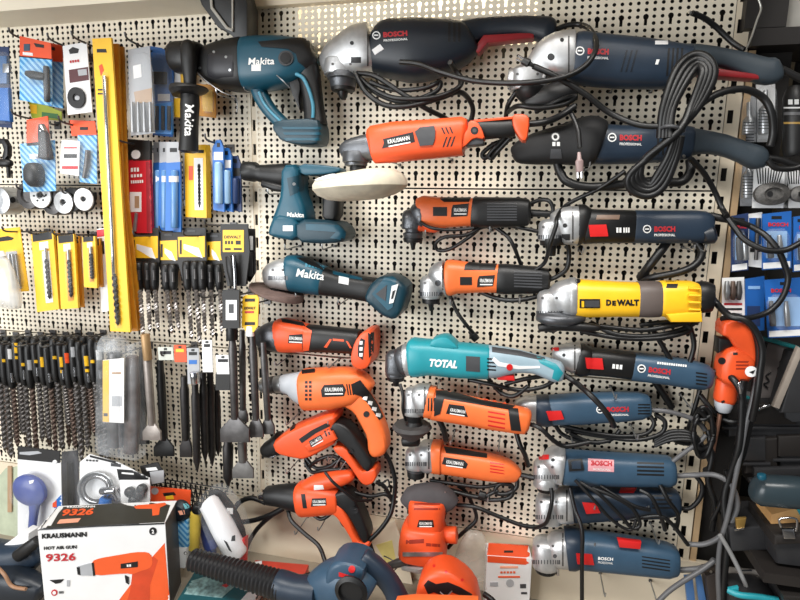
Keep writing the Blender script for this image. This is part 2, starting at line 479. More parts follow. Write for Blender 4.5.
for bb in ((-1.6, 0.86, 0.035, 0.06, 0.3, ZT), (-1.6, XA, 0.035, 0.06, ZT, 2.6), (XB, 0.86, 0.035, 0.06, ZT, 2.6)):
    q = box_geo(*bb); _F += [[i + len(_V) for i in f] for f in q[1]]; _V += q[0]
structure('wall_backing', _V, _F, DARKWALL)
structure('wall_side', *box_geo(0.90, 2.2, 0.12, 0.14, 0, 2.5), DARKWALL)
ZB = Z0 - 15.64 * ROWP - 0.07 * ROWP
structure('wall_lower', *box_geo(-1.6, 0.83, 0.0, 0.012, 0.3, ZB - 0.002), CREAM2)
structure('floor', *box_geo(-3.2, 3.4, -4.0, 0.34, -0.04, 0.0), mat('grey_tile', (120, 116, 110), .5, 0, .1, 3))

# shelf under the board, beams and bracket above it
SHZ = 0.66
structure('shelf', *box_geo(-1.6, 1.9, -0.45, -0.0005, SHZ - 0.03, SHZ), mat('grey_shelf', (150, 140, 124), .5, 0, .08, 6))
zb = P(0, 28, 0).z; xb = P(203, 15, 0.1).x
structure('trim_1', *box_geo(-1.6, xb, -0.10, -0.0005, zb, zb + 0.12), CREAM)
zc = P(300, 7, 0.0).z
structure('trim_2', *box_geo(P(246, 5, 0.02).x, P(385, 0, 0.02).x, -0.02, -0.0005, zc, zc + 0.1), CREAM2)
t = T('shelf_bracket', 'black steel shelf bracket arm at the end of the cream beam', 'bracket', 226, 20, 0.06)
t.poly('arm', BLACK, [(200, -14), (246, -14), (253, 8), (253, 41), (241, 42), (231, 34), (224, 31), (208, 9)], 0.06, 0.05, 0.002)
t.poly('flange', mat('pale_edge', (170, 165, 155), .4), [(209, -12), (211, 9), (226, 29), (233, 32), (233, 29), (228, 27), (213, 7), (212, -12)], 0.088, 0.004, 0.0005)
t.poly('rib', mat('pale_edge', (170, 165, 155)), [(232, -12), (233.5, -12), (233.5, 31), (232, 31)], 0.087, 0.004, 0.0004)

structure('shade_shelf', *box_geo(-1.6, 0.84, -0.46, -0.0005, zb + 0.125, zb + 0.15), CREAM2)  # unseen shelf added to cast shadow over the top of the board
# ------------------------------------------------------------------ power tools
def slots(t, m, rows, under=None, off=0.0005, name='vent_slot'):
    for q in rows: t.patch(name, m, q, off, 5, under=under)
def bosch(t, u, v, h, w_, ang=0, sub=True, r=None):
    """roundel, red name and white line below it"""
    c = math.cos(math.radians(ang)); s_ = math.sin(math.radians(ang)); r = r or h * 0.75
    t.ring('roundel', WHITE, u, v, r)
    t.ring('roundel_core', NAVYD, u, v, r * 0.72, 0.0012)
    t.rect('roundel_bar', WHITE, u - r * .5, v - r * .16, u + r * .5, v + r * .16, 0.0015)
    t.text('BOSCH', REDINK, u + r * 1.7 * c, v + r * 1.7 * s_, h, w_, ang, bold=0.05)
    if sub: t.text('PROFESSIONAL', WHITE, u + r * 1.7 * c - h * 1.05 * s_, v + r * 1.7 * s_ + h * 1.05 * c, h * 0.42, w_, ang, bold=0.02)
def klabel(t, pts, u, v, w_, h, ang=0, d=None):
    o = t.patch('badge', BLACKINK, pts, 0.0008, 4, d=d, label='black name badge')
    t.text('KRAUSMANN', WHITE, u, v, h, w_, ang, off=0.0016, bold=0.015, under=o, d=d)
    c = math.cos(math.radians(ang)); s_ = math.sin(math.radians(ang))
    q = [(0, h * .95), (w_, h * .95), (w_, h * 1.25), (0, h * 1.25)]
    t.patch('lettering', WHITE, [(u + x * c - y * s_, v + x * s_ + y * c) for x, y in q], 0.0014, 5, under=o, d=d)
def plug(t, cord, u, v, ang, d, L=13, m=None, pins=True):
    """two-pin mains plug pointing along ang degrees"""
    c = math.cos(math.radians(ang)); s_ = math.sin(math.radians(ang)); fr = t.fr; t.fr = None
    b = t.loft('plug', m or BLACK, [(u, v, 1.6), (u + c * L * .35, v + s_ * L * .35, 2.4), (u + c * L * .45, v + s_ * L * .45, 4.2), (u + c * L, v + s_ * L, 3.8)], d, 0.8, r=0.6, n=12, under=cord)
    if pins:
        for o in (-1.9, 1.9):
            a = P(u + c * L - s_ * o, v + s_ * L + c * o, d); e = P(u + c * (L + 6) - s_ * o, v + s_ * (L + 6) + c * o, d)
            t.add('plug_pin', *tube_geo([a, e], 0.0022, 8), CHROME, cord, solid=False)
    t.fr = fr
def head(t, st, d, m=None, ry=0.9, p=3.2): return t.loft('gear_head', m or ALU, st, d, ry, p, r=1.5, per=2)
def spindle(t, st, d, m=None, name='spindle'): return t.loft(name, m or BLACK, st, d, 1.0, 2.0, r=0.6)

def dome(t, uc, w_, vt, vb, d, m=None, bolts=True):
    """upright bearing case of an angle head with its ridged lower ring"""
    m = m or ALU
    o = t.loft('bearing_case', m, [(uc, vt, w_ * .45), (uc, vt + 2, w_ * .8), (uc, vt + 5, w_ * .96), (uc, vb - 3, w_), (uc, vb, w_ * .97)], d, 1.0, 2.4, r=.5, n=24)
    n = 14
    for i in range(n):
        a = math.pi * (i + .5) / n
        x = -math.cos(a) * w_ * .98
        t.patch('ridge', ALUD, [(uc + x - .45, vb - 5), (uc + x + .45, vb - 5), (uc + x + .45, vb - 1), (uc + x - .45, vb - 1)], .0008, 6, under=o)
    if bolts:
        for x in (-.55, .5): t.ring('bolt', DKSTEEL, uc + x * w_, vt + 8, 1.3, .001, under=o)
    return o
def neckplate(t, u, v0, v1, d, w_=1.6): t.patch('neck_seam', DKSTEEL, [(u, v0), (u + w_, v0), (u + w_, v1), (u, v1)], .0006, 5, d=d)
# --- big dark grinder at the top of the board
t = T('angle_grinder', 'large dark navy grinder with red trigger and smooth grey head, hung beside the teal hammer', 'grinder', 440, 50, 0.055)
head(t, [(322, 65, 7), (331, 62, 14), (345, 57, 19), (360, 52, 23), (375, 48, 22)], .055)
dome(t, 342, 17, 56, 76, .055); neckplate(t, 367, 31, 66, .055)
t.loft('motor_housing', NAVYD, [(372, 44, 20), (382, 48, 25), (400, 50, 27.5), (418, 51, 29), (445, 47, 25.5), (462, 42, 21), (472, 36, 16)], .055, .82, 2.8, r=2, per=2)
t.loft('handle', NAVYD, [(462, 38, 17), (474, 31, 12), (488, 28, 10), (520, 26.5, 10), (540, 29, 12), (548, 31, 13), (556, 31, 10)], .055, .85, 2.6, r=2, per=2)
t.poly('trigger', RED_SHADED, [(473, 52), (484, 37), (520, 35), (534, 35), (534, 40), (488, 45), (480, 55)], .055, .03, .003)
spindle(t, [(343, 73, 15), (343, 79, 15), (343, 80, 13), (343, 88, 12)], .06, ALUD, 'flange')
spindle(t, [(343, 87, 12), (343, 91, 11), (343, 92, 5), (343, 97, 4), (343, 100, 1.5)], .06)
t.rect('head_recess', BLACKINK, 351, 57, 361, 63, off=.0006)
t.ring('screw', BLACKINK, 352, 43, 2)
bosch(t, 376.5, 35.5, 5.5, 24, -4)
t.patch('sticker_or_reflection', WCARD, [(372, 50), (380, 44), (384, 49), (375, 55)])
slots(t, BLACKINK, [[(448 + i * 5, 23), (450.5 + i * 5, 23), (450.5 + i * 5, 42), (448 + i * 5, 42)] for i in range(3)])
c = t.tube('cord', CORD, [(555, 30, .06), (568, 25, .06), (582, 25, .065), (592, 32, .1), (596, 48, .15), (585, 66, .165), (560, 78, .17), (520, 83, .165), (475, 81, .14), (440, 72, .125), (418, 64, .125), (400, 62, .12)], .0042)
c2 = t.tube('cord', CORD, [(357, 73, .1), (375, 76, .11), (400, 92, .11), (425, 108, .1), (445, 118, .06), (450, 122, .03)], .0042)
t.tube('cord', CORD, [(356, 74, .105), (366, 92, .11), (385, 105, .11), (410, 106, .11), (440, 98, .1), (458, 92, .09), (468, 98, .06), (473, 110, .04), (470, 124, .03)], .0045)
t.tube('cord', CORD, [(358, 76, .1), (372, 88, .1), (395, 98, .11), (430, 98, .11), (455, 90, .1), (462, 80, .09), (455, 70, .09), (450, 62, .115)], .0042)
t.tube('cord', CORD, [(360, 80, .095), (380, 95, .1), (405, 102, .1), (435, 92, .1), (440, 82, .1), (425, 88, .105), (395, 90, .1), (370, 82, .1)], .004)

# --- second large grinder
t = T('angle_grinder', 'large navy grinder with a bundled black cord hanging over its rear handle', 'grinder', 640, 62, 0.06, dz=0.03)
head(t, [(522, 74, 9), (534, 69, 13), (545, 62, 19), (556, 57.5, 23), (574, 56, 24)], .06)
dome(t, 528, 19, 66, 91, .06); neckplate(t, 568, 36, 76, .06)
t.loft('collar', ALU, [(508, 78, 9), (525, 80, 10), (545, 82, 10)], .062, 1.3, 2.6, r=2)
t.loft('motor_housing', NAVY, [(570, 57, 22), (577, 58, 25), (600, 61, 25.5), (640, 64, 25), (670, 66, 23), (690, 66, 20)], .06, .85, 2.8, r=2, per=2)
t.loft('handle', GRIP, [(682, 64, 21), (700, 59, 15), (722, 58, 10), (745, 64, 11.5), (762, 71, 14), (774, 71, 14), (781, 69, 9)], .06, .8, 2.6, r=2, per=2)
t.poly('trigger', RED_SHADED, [(694, 67), (756, 76), (756, 81), (700, 77), (693, 72)], .06, .03, .003)
spindle(t, [(530, 88, 16), (530, 95, 15), (530, 103, 8), (530, 108, 4)], .07)
t.ring('screw', BLACKINK, 551, 57, 3.6); t.ring('screw', BLACKINK, 562, 40, 2)
bosch(t, 580, 51, 6, 21, 2)
slots(t, NAVYD, [[(626 + i * 5, 50), (628 + i * 5, 50), (622 + i * 5, 72), (620 + i * 5, 72)] for i in range(3)])
slots(t, BLACKINK, [[(668 + i * 4.4, 48), (670 + i * 4.4, 48), (668 + i * 4.4, 76), (666 + i * 4.4, 76)] for i in range(4)])
t.rect('sticker_or_reflection', WCARD, 655, 41, 668, 44.5); t.rect('screw', WHITE, 655, 59.5, 658, 64.5, sk=1.5)
c = t.tube('cord', CORD, [(781, 69, .06), (795, 76, .06), (815, 86, .06)], .0055)
t.tube('cord', CORD, [(533, 66, .13), (555, 76, .13), (585, 94, .12), (610, 113, .11), (640, 125, .12), (668, 126, .13)], .0045)
plug(t, c, 534, 66, 207, .135)
for i, (a, b) in enumerate(((0, 0), (7, 4), (14, 7), (20, 9))):
    t.tube('cord', CORD, [(660 + a * .5, 138, .125 + i * .004), (663 + a * .5, 108, .13), (676 + a * .7, 70 + b * .6, .125), (692 + a * .3, 55 + b * 1.2, .12), (708 - a * .35, 58 + b, .125), (714 - a * .6, 76, .13), (699 - a * .4, 106, .13), (676 + a * .1, 132, .13 + i * .003), (648 - a * .1, 158, .12), (629 + a * .55, 176 - b * .4, .115), (631 + a * .6, 190 - b, .11), (648 + a * .1, 196 - b * 1.3, .11), (664 - a * .4, 186 - b, .115), (676 - a * .45, 158, .12), (681 - a * .3, 136, .13)], .0056)
t.tube('cord_tie', GREYP, [(661, 128, .135), (668, 126, .145), (676, 127, .145), (684, 131, .13)], .003)
t.tube('cord', CORD, [(676, 132, .13), (692, 112, .13), (715, 95, .12), (742, 89, .11), (762, 97, .1), (771, 112, .1), (773, 132, .095), (770, 146, .095)], .0052)
t.tube('cord', CORD, [(566, 108, .11), (572, 115, .11), (578, 130, .12), (580, 148, .125)], .0035)
plug(t, c, 579, 152, 88, .125, 20, mat('grey_pink_plug', (150, 128, 126), .4))
t.tube('cord', CORD, [(508, 112, .05), (518, 106, .09), (540, 108, .1), (565, 104, .1), (576, 96, .1), (560, 100, .1), (535, 112, .09)], .004)
t.tube('cord', CORD, [(516, 92, .07), (508, 105, .06), (506, 116, .04)], .004)
t.loft('side_handle_mount', BLACK, [(524, 104, 4), (545, 98, 12), (565, 92, 12), (576, 88, 6)], .08, .8, 2.2, r=2, per=2)
t.tube('cord', mat('bare_wire', (190, 188, 180), .3, .6), [(689, 12, .07), (700, 16, .06), (712, 24, .05), (730, 42, .05), (744, 50, .06)], .0028)
t.tube('cord', CORD, [(692, 13, .072), (704, 18, .062), (716, 27, .052), (732, 42, .052), (744, 50, .062)], .0042)

# --- polisher with rubber boot
t = T('polisher', 'navy polisher with a black rubber boot and long curved handle, below the big grinders', 'polisher', 640, 146, 0.055)
t.loft('motor_housing', NAVY, [(594, 144, 21), (620, 145, 20), (650, 144, 20), (680, 143, 18.5), (692, 143, 16)], .055, .85, 2.8, r=2, per=2)
t.loft('rubber_boot', RUBBER, [(512, 155, 6), (518, 153, 11), (535, 149, 16), (560, 145, 20), (582, 142, 25), (592, 142, 26), (601, 144, 22)], .06, .85, 2.6, r=2, per=2)
t.loft('handle', GRIP, [(684, 143, 17), (700, 142, 13), (722, 145, 11.5), (742, 152, 11.5), (757, 158, 13), (767, 159, 8)], .055, .85, 2.6, r=2, per=2)
t.tube('lower_loop', BLACK, [(557, 162, .06), (560, 172, .06), (568, 182, .065), (590, 187, .065), (625, 184, .065), (655, 181, .065), (680, 182, .06), (690, 172, .06), (690, 160, .055)], .0085, n=10, solid=True)  # black tube looped below the housing
t.ring('screw', GREYP, 555.5, 137, 5); t.ring('screw', WHITE, 555.5, 137, 3.8, .0013); t.ring('screw', BLACKINK, 555.5, 137, 2, .0017)
t.marks(2, WHITE, 552, 144, 4, 9)
t.patch('clip', GREYP, [(551, 149), (561, 149), (562, 158), (550, 158)], .002)
bosch(t, 612, 137.5, 6, 22, 1)
slots(t, BLACKINK, [[(657 + i * 5, 131), (659 + i * 5, 131), (659 + i * 5, 155), (657 + i * 5, 155)] for i in range(4)])
t.ring('screw', STEEL, 684, 156, 1.6)
c = t.tube('cord', CORD, [(766, 158, .055), (780, 160, .055), (800, 167, .055), (820, 172, .055)], .0055)
t.tube('cord', CORD, [(768, 160, .07), (776, 168, .07), (795, 168, .07), (812, 160, .07)], .0045)
t.tube('cord', CORD, [(690, 158, .09), (703, 172, .07), (714, 190, .05), (722, 208, .05), (727, 216, .07)], .0045)
t.tube('cord', CORD, [(625, 171, .09), (600, 188, .07), (575, 200, .05), (563, 208, .06), (557, 218, .09), (556, 226, .1), (550, 244, .1), (545, 262, .07), (535, 270, .06)], .0035)

# --- orange polisher with wool pad
t = T('polisher', 'orange long-bodied polisher holding a round white wool pad', 'polisher', 420, 142, 0.105, dz=0.07)
t.loft('motor_housing', ORANGE, [(370, 146, 13), (374, 145, 17.5), (395, 142.5, 19), (430, 139.5, 18.5), (463, 136.5, 18.5), (467, 137, 14)], .105, .85, 3.2, r=2)
t.loft('gear_neck', ALUD, [(341, 152, 5), (348, 150, 9), (362, 148, 11.5), (375, 147, 13)], .105, .95, 2.8, r=1, per=2)
spindle(t, [(356, 152, 13), (356, 162, 13), (356, 163, 11), (356, 166, 11)], .105, ALUD, 'flange')
spindle(t, [(358, 165, 8), (358, 173, 8)], .105)
t.loft('wool_pad', mat('wool', (226, 218, 196), .95, 0, .12, 40, 1.0), [(359, 172.5, 20), (359.3, 174, 34), (359.6, 177, 42), (360, 183, 45.5), (360.3, 188, 45.5), (360.6, 193, 41), (361, 197, 33), (361.2, 199.5, 22)], .105, 1.0, 2.0, n=36)
t.patch('pad_tie', WCARD, [(308, 177), (322, 174), (336, 175), (336, 178), (318, 181), (308, 180)], .002)
t.loft('rear_grip', BLACK, [(464, 130, 10), (478, 130, 10), (500, 129, 9), (515, 128, 9)], .105, .85, 2.6, r=1)
t.poly('grip_strip', ORANGE, [(474, 121), (514, 117.5), (514, 120), (475, 123.5)], .105, .028, .001)
t.poly('grip_end', ORANGE, [(512, 115.5), (526, 115.5), (530, 121), (527, 142), (521, 142), (513, 129)], .105, .04, .005, 1)
t.poly('hinge', ORANGE, [(462, 150), (460, 138), (468, 133), (470, 122), (478, 123), (483, 131), (486, 141), (475, 139), (466, 148)], .105, .046, .003, 1)
t.ring('hinge_screw', BLACKINK, 474.5, 130.5, 4); t.ring('hinge_screw', GREYP, 474.5, 130.5, 2, .0014)
t.poly('trigger', GREYP, [(461, 148), (466, 140), (484, 138), (484, 145), (467, 147)], .105, .035, .002)
klabel(t, [(383, 139), (413, 132), (415, 142), (382, 148.5), (384, 143)], 388, 142, 22, 4.2, -11)
t.patch('lock_button', GREYP, [(415, 132), (420, 128), (434, 126.5), (435.5, 131), (435, 139), (433, 145), (420, 146), (418, 140)], .003)
slots(t, BLACKINK, [[(441 + i * 4, 127.5 - i * .3), (442.6 + i * 4, 127.5 - i * .3), (445.5 + i * 4, 134 - i * .3), (443.9 + i * 4, 134 - i * .3)] for i in range(3)] + [[(446 + i * 4, 137 - i * .3), (447.6 + i * 4, 137 - i * .3), (444 + i * 4, 147 - i * .3), (442.4 + i * 4, 147 - i * .3)] for i in range(3)])
c = t.tube('cord', CORD, [(528, 124, .1), (545, 122, .1), (560, 116, .08), (575, 106, .07)], .005)
t.tube('cord', CORD, [(505, 137, .09), (492, 152, .07), (485, 158, .06), (483, 153, .06), (496, 143, .07), (512, 139, .08)], .0038)
t.tube('cord', CORD, [(510, 138, .09), (497, 152, .08), (492, 158, .07), (489, 155, .07), (500, 142, .08)], .0038)

# --- orange and black grinders
def small_orange(label, u0, v0, cordpts, s=1.0):
    t = T('angle_grinder', label, 'grinder', u0 + 60, v0 + 18, 0.045, 'small orange and black grinders')
    t.frame(u0, v0, u0 + 100, v0)
    return t
t = small_orange('orange grinder with black ribbed rear and dark grey head, beside the wool pad', 400, 197, None)
t.loft('gear_head', ALUD, [(11, 23, 7), (15, 21, 10.5), (20, 19, 14), (25, 19, 14)], .045, .95, 2.8, r=1, per=2)
dome(t, 13, 11, 12, 32, .045, ALUD)
t.loft('motor_housing', ORANGE_LIT, [(19, 16, 14), (24, 15, 16), (42, 16, 15), (60, 15.5, 14), (75, 15, 14)], .045, .85, 3.2, r=1.5)
t.loft('lower_lip', ORANGE, [(20, 29, 5), (34, 33, 3), (46, 30, 2)], .047, 2.2, 2.4, r=1)
t.loft('rear_housing', BLACK, [(72, 15, 15), (80, 15.5, 15.5), (120, 15.5, 15), (128, 15.5, 13.5), (131, 15.5, 10)], .045, .85, 3, r=1.5)
t.patch('top_grip', BLACKINK, [(40, 2), (43, 0.5), (71, 1), (69, 5), (44, 5)], .002)
t.rect('emblem', BLACKINK, 33, 10, 47, 19)
klabel(t, [(53, 8), (69, 6.5), (67.5, 19), (51, 20), (51.5, 12)], 54, 13, 12.5, 3.6)
slots(t, GREYP, [[(87, 6 + i * 2.7), (117, 6 + i * 2.7), (117, 7.4 + i * 2.7), (87, 7.4 + i * 2.7)] for i in range(7)], off=.0012, name='rib')
spindle(t, [(13, 27, 9), (13, 35, 7.5), (13, 36, 10), (13, 42, 9)], .045, ALUD, 'flange'); spindle(t, [(13, 41, 10), (13, 45, 9), (13, 46, 3), (13, 53, 1.6)], .045)
t.tube('spring_clip', BLACK, [(20, 25, .075), (32, 31, .085), (52, 33, .08), (74, 31, .08)], .0035)
t.loft('cord_guard', BLACK, [(130, 16, 4), (150, 17, 3.2), (158, 19, 2)], .045, 1, 2, r=.5)
c = t.tube('cord', CORD, [(127, 8, .045), (140, 3, .045), (149, 4, .05), (153, 12, .05), (150, 20, .05)], .0035)
t.tube('cord', CORD, [(100, 29, .04), (83, 30, .05), (66, 38, .05), (45, 40, .05), (36, 46, .045), (38, 53, .04), (50, 52, .045), (68, 41, .05), (78, 33, .04)], .0035)
t.tube('cord', CORD, [(95, 30, .03), (108, 40, .04), (114, 50, .04), (118, 60, .03), (122, 70, .02)], .0035)
t.tube('cord', CORD, [(108, 28, .045), (122, 31, .05), (140, 35, .05), (155, 40, .05)], .0035)

t = small_orange('orange grinder with silver head and pale spindle, hung above the teal grinder', 420, 258, None)
t.loft('gear_head', ALU, [(10, 26, 8), (15, 24, 12), (20, 21, 16.5), (26, 20, 18)], .045, .9, 2.8, r=1, per=2)
dome(t, 11, 11, 17, 39, .045); neckplate(t, 22, 5, 36, .045)
t.loft('motor_housing', ORANGE_LIT, [(25, 19, 17), (31, 19.5, 18), (38, 19, 16.5), (60, 20, 14.5), (80, 20.5, 14.5)], .045, .85, 3.2, r=1.5)
t.loft('rear_housing', BLACK, [(77, 20.5, 15), (86, 21, 15.5), (118, 22, 14), (128, 22.5, 12), (130, 22.5, 8)], .045, .85, 3, r=1.5)
t.patch('top_grip', BLACKINK, [(45, 7), (49, 4.5), (77, 5.5), (75, 12), (44, 12)], .0015)
t.rect('emblem', BLACKINK, 40, 19, 52, 27)
klabel(t, [(59, 18), (75, 17), (73, 28), (57, 29), (57.5, 22)], 60, 22.5, 12.5, 3.6)
slots(t, GREYP, [[(94, 13 + i * 2.9), (122, 14 + i * 2.9), (122, 15.4 + i * 2.9), (94, 14.4 + i * 2.9)] for i in range(6)], off=.0012, name='rib')
spindle(t, [(11, 36, 10), (11, 40, 10.5)], .045, ALU, 'flange'); spindle(t, [(11, 40, 9), (11, 45, 8.5), (11, 46, 3), (11, 53, 1.6)], .045)
t.ring('screw', ALUD, 18, 25, 3)
c = t.tube('cord', CORD, [(128, 22, .045), (138, 18, .05), (147, 10, .05), (149, -5, .05), (146, -20, .06)], .004)
t.tube('cord', CORD, [(60, 34, .03), (80, 41, .05), (100, 42, .06), (118, 38, .05), (124, 33, .04)], .0042)
t.tube('cord', CORD, [(30, 38, .04), (36, 52, .04), (44, 64, .04), (54, 76, .03)], .0036)
plug(t, c, 469, 331, 48, .03, 12, pins=False)

# --- dark blue grinder with red slide switch
t = T('angle_grinder', 'dark navy grinder with a red square switch, directly above the yellow grinder', 'grinder', 630, 228, 0.05)
t.loft('gear_head', ALU, [(548, 231, 7), (555, 228, 12), (559, 226, 17.5), (568, 225.5, 20), (580, 226, 20)], .05, .9, 3.2, r=1.5, per=2)
dome(t, 550, 12, 219, 240, .05); neckplate(t, 572, 208, 243, .05); t.rect('lock_button', BLACKINK, 562, 234, 570, 240, off=.0012)
t.loft('collar', BLACK, [(577, 225, 21.5), (582, 225, 21.5), (588, 226, 18)], .05, .85, 3, r=1)
t.loft('front_housing', BLACK, [(584, 226.5, 18.5), (600, 226.5, 17.8), (634, 226.8, 17.5)], .05, .88, 3, r=1)
t.loft('motor_housing', NAVY, [(632, 226.8, 17.6), (670, 227, 17.8), (695, 227, 18), (704, 227, 17), (712, 227, 13)], .05, .88, 3, r=2)
t.patch('slide_switch', RED, [(588.5, 225), (606, 224.5), (608, 235.5), (590, 236)], .004)
t.marks(2, WHITE, 616, 230, 5, 6, bold=.03); t.marks(3, WHITE, 623, 230, 5, 7, bold=.03)
bosch(t, 647, 229, 5.6, 21, 0)
t.loft('rear_cap', NAVYD, [(696, 240, 4), (702, 236, 10), (710, 234, 11), (714, 233, 8)], .052, 1.5, 2.6, r=1)
spindle(t, [(553, 238, 14), (553, 245, 13)], .05, BLACK, 'flange'); spindle(t, [(551, 244, 6), (551, 256, 4.5)], .05)
t.ring('screw', BLACKINK, 565, 225.5, 2.2); t.ring('screw', STEEL, 690, 241.5, 1.4)
t.rect('sticker_or_reflection', mat('tan_reflection', (120, 96, 80), .4), 596, 215, 619, 219.5, sk=1)  # the tan strip is a brownish reflection painted on the front housing
t.loft('cord_guard', BLACK, [(710, 216, 4.5), (735, 221, 3.6), (754, 227, 2.8)], .05, 1, 2, r=.5)
c = t.tube('cord', CORD, [(750, 226, .05), (765, 235, .07), (778, 250, .08), (785, 266, .08), (788, 280, .08), (782, 298, .08), (768, 312, .08), (748, 318, .09), (735, 317, .1)], .0046)
t.tube('cord', CORD, [(695, 240, .05), (702, 252, .055), (696, 264, .06), (680, 272, .06), (655, 277, .05), (640, 280, .03)], .0062)
t.tube('cord', CORD, [(668, 241, .04), (660, 252, .05), (650, 265, .05), (640, 278, .03)], .0075)
t.tube('cord', CORD, [(726, 216, .06), (735, 228, .07), (745, 240, .08), (765, 250, .09), (785, 250, .09), (800, 243, .09), (815, 235, .09)], .0046)

# --- yellow grinder
t = T('angle_grinder', 'yellow grinder with grey bands and a silver head', 'grinder', 625, 300, 0.055, dz=0.03)
t.loft('gear_head', ALU, [(548, 304, 9), (555, 301, 14), (561, 299, 18), (568, 298, 19.5), (574, 297, 20)], .055, .95, 3, r=1.5, per=2)
dome(t, 550, 13.5, 290, 316, .055); t.patch('arrow_mark', BLACKINK, [(548, 312), (562, 312), (556, 316)], .0012)
t.loft('neck_ring', ALU, [(569, 297, 20.5), (576, 297, 20.5)], .055, .92, 3, r=1)
t.loft('motor_housing', YELLOW, [(574, 298, 20), (590, 298.5, 19.5), (620, 299, 18.5), (640, 299.5, 18.5)], .055, .9, 3, r=1.5)
t.loft('grey_band', mat('warm_grey_plastic', (92, 82, 78), .5, 0, .08, 30, .15), [(637, 299, 19), (648, 299, 19.5), (660, 299, 19)], .055, .9, 3, r=1)
t.loft('rear_housing', YELLOW, [(658, 298.5, 18.5), (664, 298.5, 19.5), (690, 298, 19), (699, 298, 16)], .055, .9, 3, r=1.5)
t.loft('rear_cap', BLACK, [(696, 297, 17), (704, 297, 17.5), (710, 298, 16), (713, 298, 12)], .055, .9, 2.6, r=2)
for i in range(4): t.loft('rib', YELLOW, [(688, 288 + i * 7, 1.6), (700, 288.5 + i * 7, 1.6)], .09 - abs(i - 1.4) * .006, 2.5, 2.4, r=.5)
t.poly('lower_block', YELLOW, [(663, 312), (698, 309), (699, 320), (668, 320)], .06, .05, .004)
t.rect('switch_frame', BLACKINK, 579.5, 299, 600, 308, off=.001); t.rect('slide_switch', GREYP, 585, 300.5, 599, 306.5, off=.004); t.rect('switch_mark', YELLOW, 581.5, 301, 584, 307, off=.0018)
t.text('D', BLACKINK, 606, 302.5, 6.2, 5.2, bold=.06); t.text('E', BLACKINK, 612, 303, 5, 4, bold=.06); t.text('WALT', BLACKINK, 616.5, 302.5, 6.2, 22.5, bold=.06)
t.rect('spec_plate', BLACKINK, 666, 284, 677, 288, sk=1); t.text('DEWALT', BLACKINK, 666, 281.7, 1.8, 10)
t.ring('screw', BLACKINK, 578, 281, 2.5)
t.loft('guard', ALUD, [(536, 316, 4), (548, 317, 8), (566, 318, 8), (585, 317, 4)], .06, 2.4, 2.4, r=1, per=2)
t.loft('side_handle_boot', BLACK, [(538, 328, 4), (560, 326, 5), (585, 327, 5), (600, 328, 3)], .07, 1.2, 2.4, r=1, per=2)
spindle(t, [(552, 318, 12), (552, 325, 11), (552, 332, 4)], .06)
c = t.tube('cord', CORD, [(712, 298, .055), (718, 305, .06), (730, 316, .09), (745, 320, .1), (756, 332, .1), (762, 350, .1), (760, 372, .1), (757, 395, .1), (752, 420, .09)], .0052)
for q in ([(590, 322, .05), (615, 334, .06), (650, 336, .06), (680, 330, .05), (698, 321, .04)], [(580, 331, .05), (620, 338, .06), (660, 338, .06), (690, 330, .05), (676, 322, .05), (640, 325, .06)], [(600, 326, .06), (640, 330, .06), (670, 326, .06), (690, 322, .05)], [(650, 325, .03), (662, 345, .03), (672, 362, .03)], [(690, 326, .03), (694, 345, .03), (690, 362, .03)]):
    t.tube('cord', CORD, q, .0042)

# --- teal corded grinder
t = T('angle_grinder', 'bright teal corded grinder with a pale grey rear handle and red trigger', 'grinder', 470, 360, 0.05, dz=0.045)
t.loft('gear_head', ALUD, [(394, 362, 7), (398, 361, 11), (403, 360, 14.5), (408, 360, 15)], .05, .95, 2.8, r=1, per=2)
dome(t, 396, 10.5, 350, 373, .05, ALUD)
t.loft('neck_ring', ALU, [(405, 359.5, 15.5), (411, 359, 16)], .05, .95, 2.6, r=1)
t.loft('motor_housing', TEAL2, [(409, 357, 17), (414, 357, 19), (424, 357, 18), (430, 357, 17.5), (460, 360, 17.5), (490, 362, 17)], .05, .88, 3, r=2)
t.poly('top_button_block', TEAL2, [(430, 345), (433, 338), (441, 335), (449, 335), (457, 342), (460, 347)], .055, .045, .005, 1)
t.loft('rear_handle', mat('pale_grey_blue_plastic', (150, 172, 184), .45, 0, .06, 30, .1), [(486, 361.5, 16.5), (498, 361.5, 16), (515, 361, 12.5), (535, 364, 10), (550, 369, 11), (558, 372, 11), (564, 373, 7)], .05, .85, 2.6, r=1.5, per=2)
t.patch('handle_inlay', TEAL2, [(536, 356), (556, 364), (563, 373), (558, 381), (552, 378), (554, 370), (540, 363)], .001)
t.patch('handle_inlay', GREYP, [(492, 347), (520, 351), (545, 358), (545, 361), (520, 356), (492, 352)], .001)
t.patch('handle_inlay', WCARD, [(494, 357), (500, 362), (520, 366), (540, 366), (540, 368), (518, 369), (498, 366), (492, 360)], .001)
t.text('TOTAL', WHITE, 429.5, 362.5, 8, 28, 4, bold=.05, shear=.2)
t.patch('spec_plate', GREYP, [(466, 356), (480, 357), (480, 372), (466, 371)])
slots(t, BLACKINK, [[(487, 358 + i * 3.6), (496, 358.6 + i * 3.6), (496, 360 + i * 3.6), (487, 359.4 + i * 3.6)] for i in range(4)])
t.ring('lock_button', RED, 509.5, 367, 3.2, .002); t.poly('trigger', RED, [(496, 373), (514, 374), (515, 379), (498, 378)], .05, .03, .002)
spindle(t, [(396, 371, 10), (396, 376, 10)], .05, ALUD, 'flange'); spindle(t, [(396, 375, 9), (396, 380, 8), (396, 381, 3.5), (396, 386, 2.5)], .05)
c = t.tube('cord', CORD, [(563, 374, .05), (575, 382, .06), (587, 392, .1), (600, 405, .11), (610, 418, .11), (614, 426, .09)], .0048)
t.tube('cord', CORD, [(470, 380, .03), (490, 384, .04), (520, 390, .04), (545, 386, .04), (556, 376, .04), (530, 378, .045), (505, 384, .04)], .004)
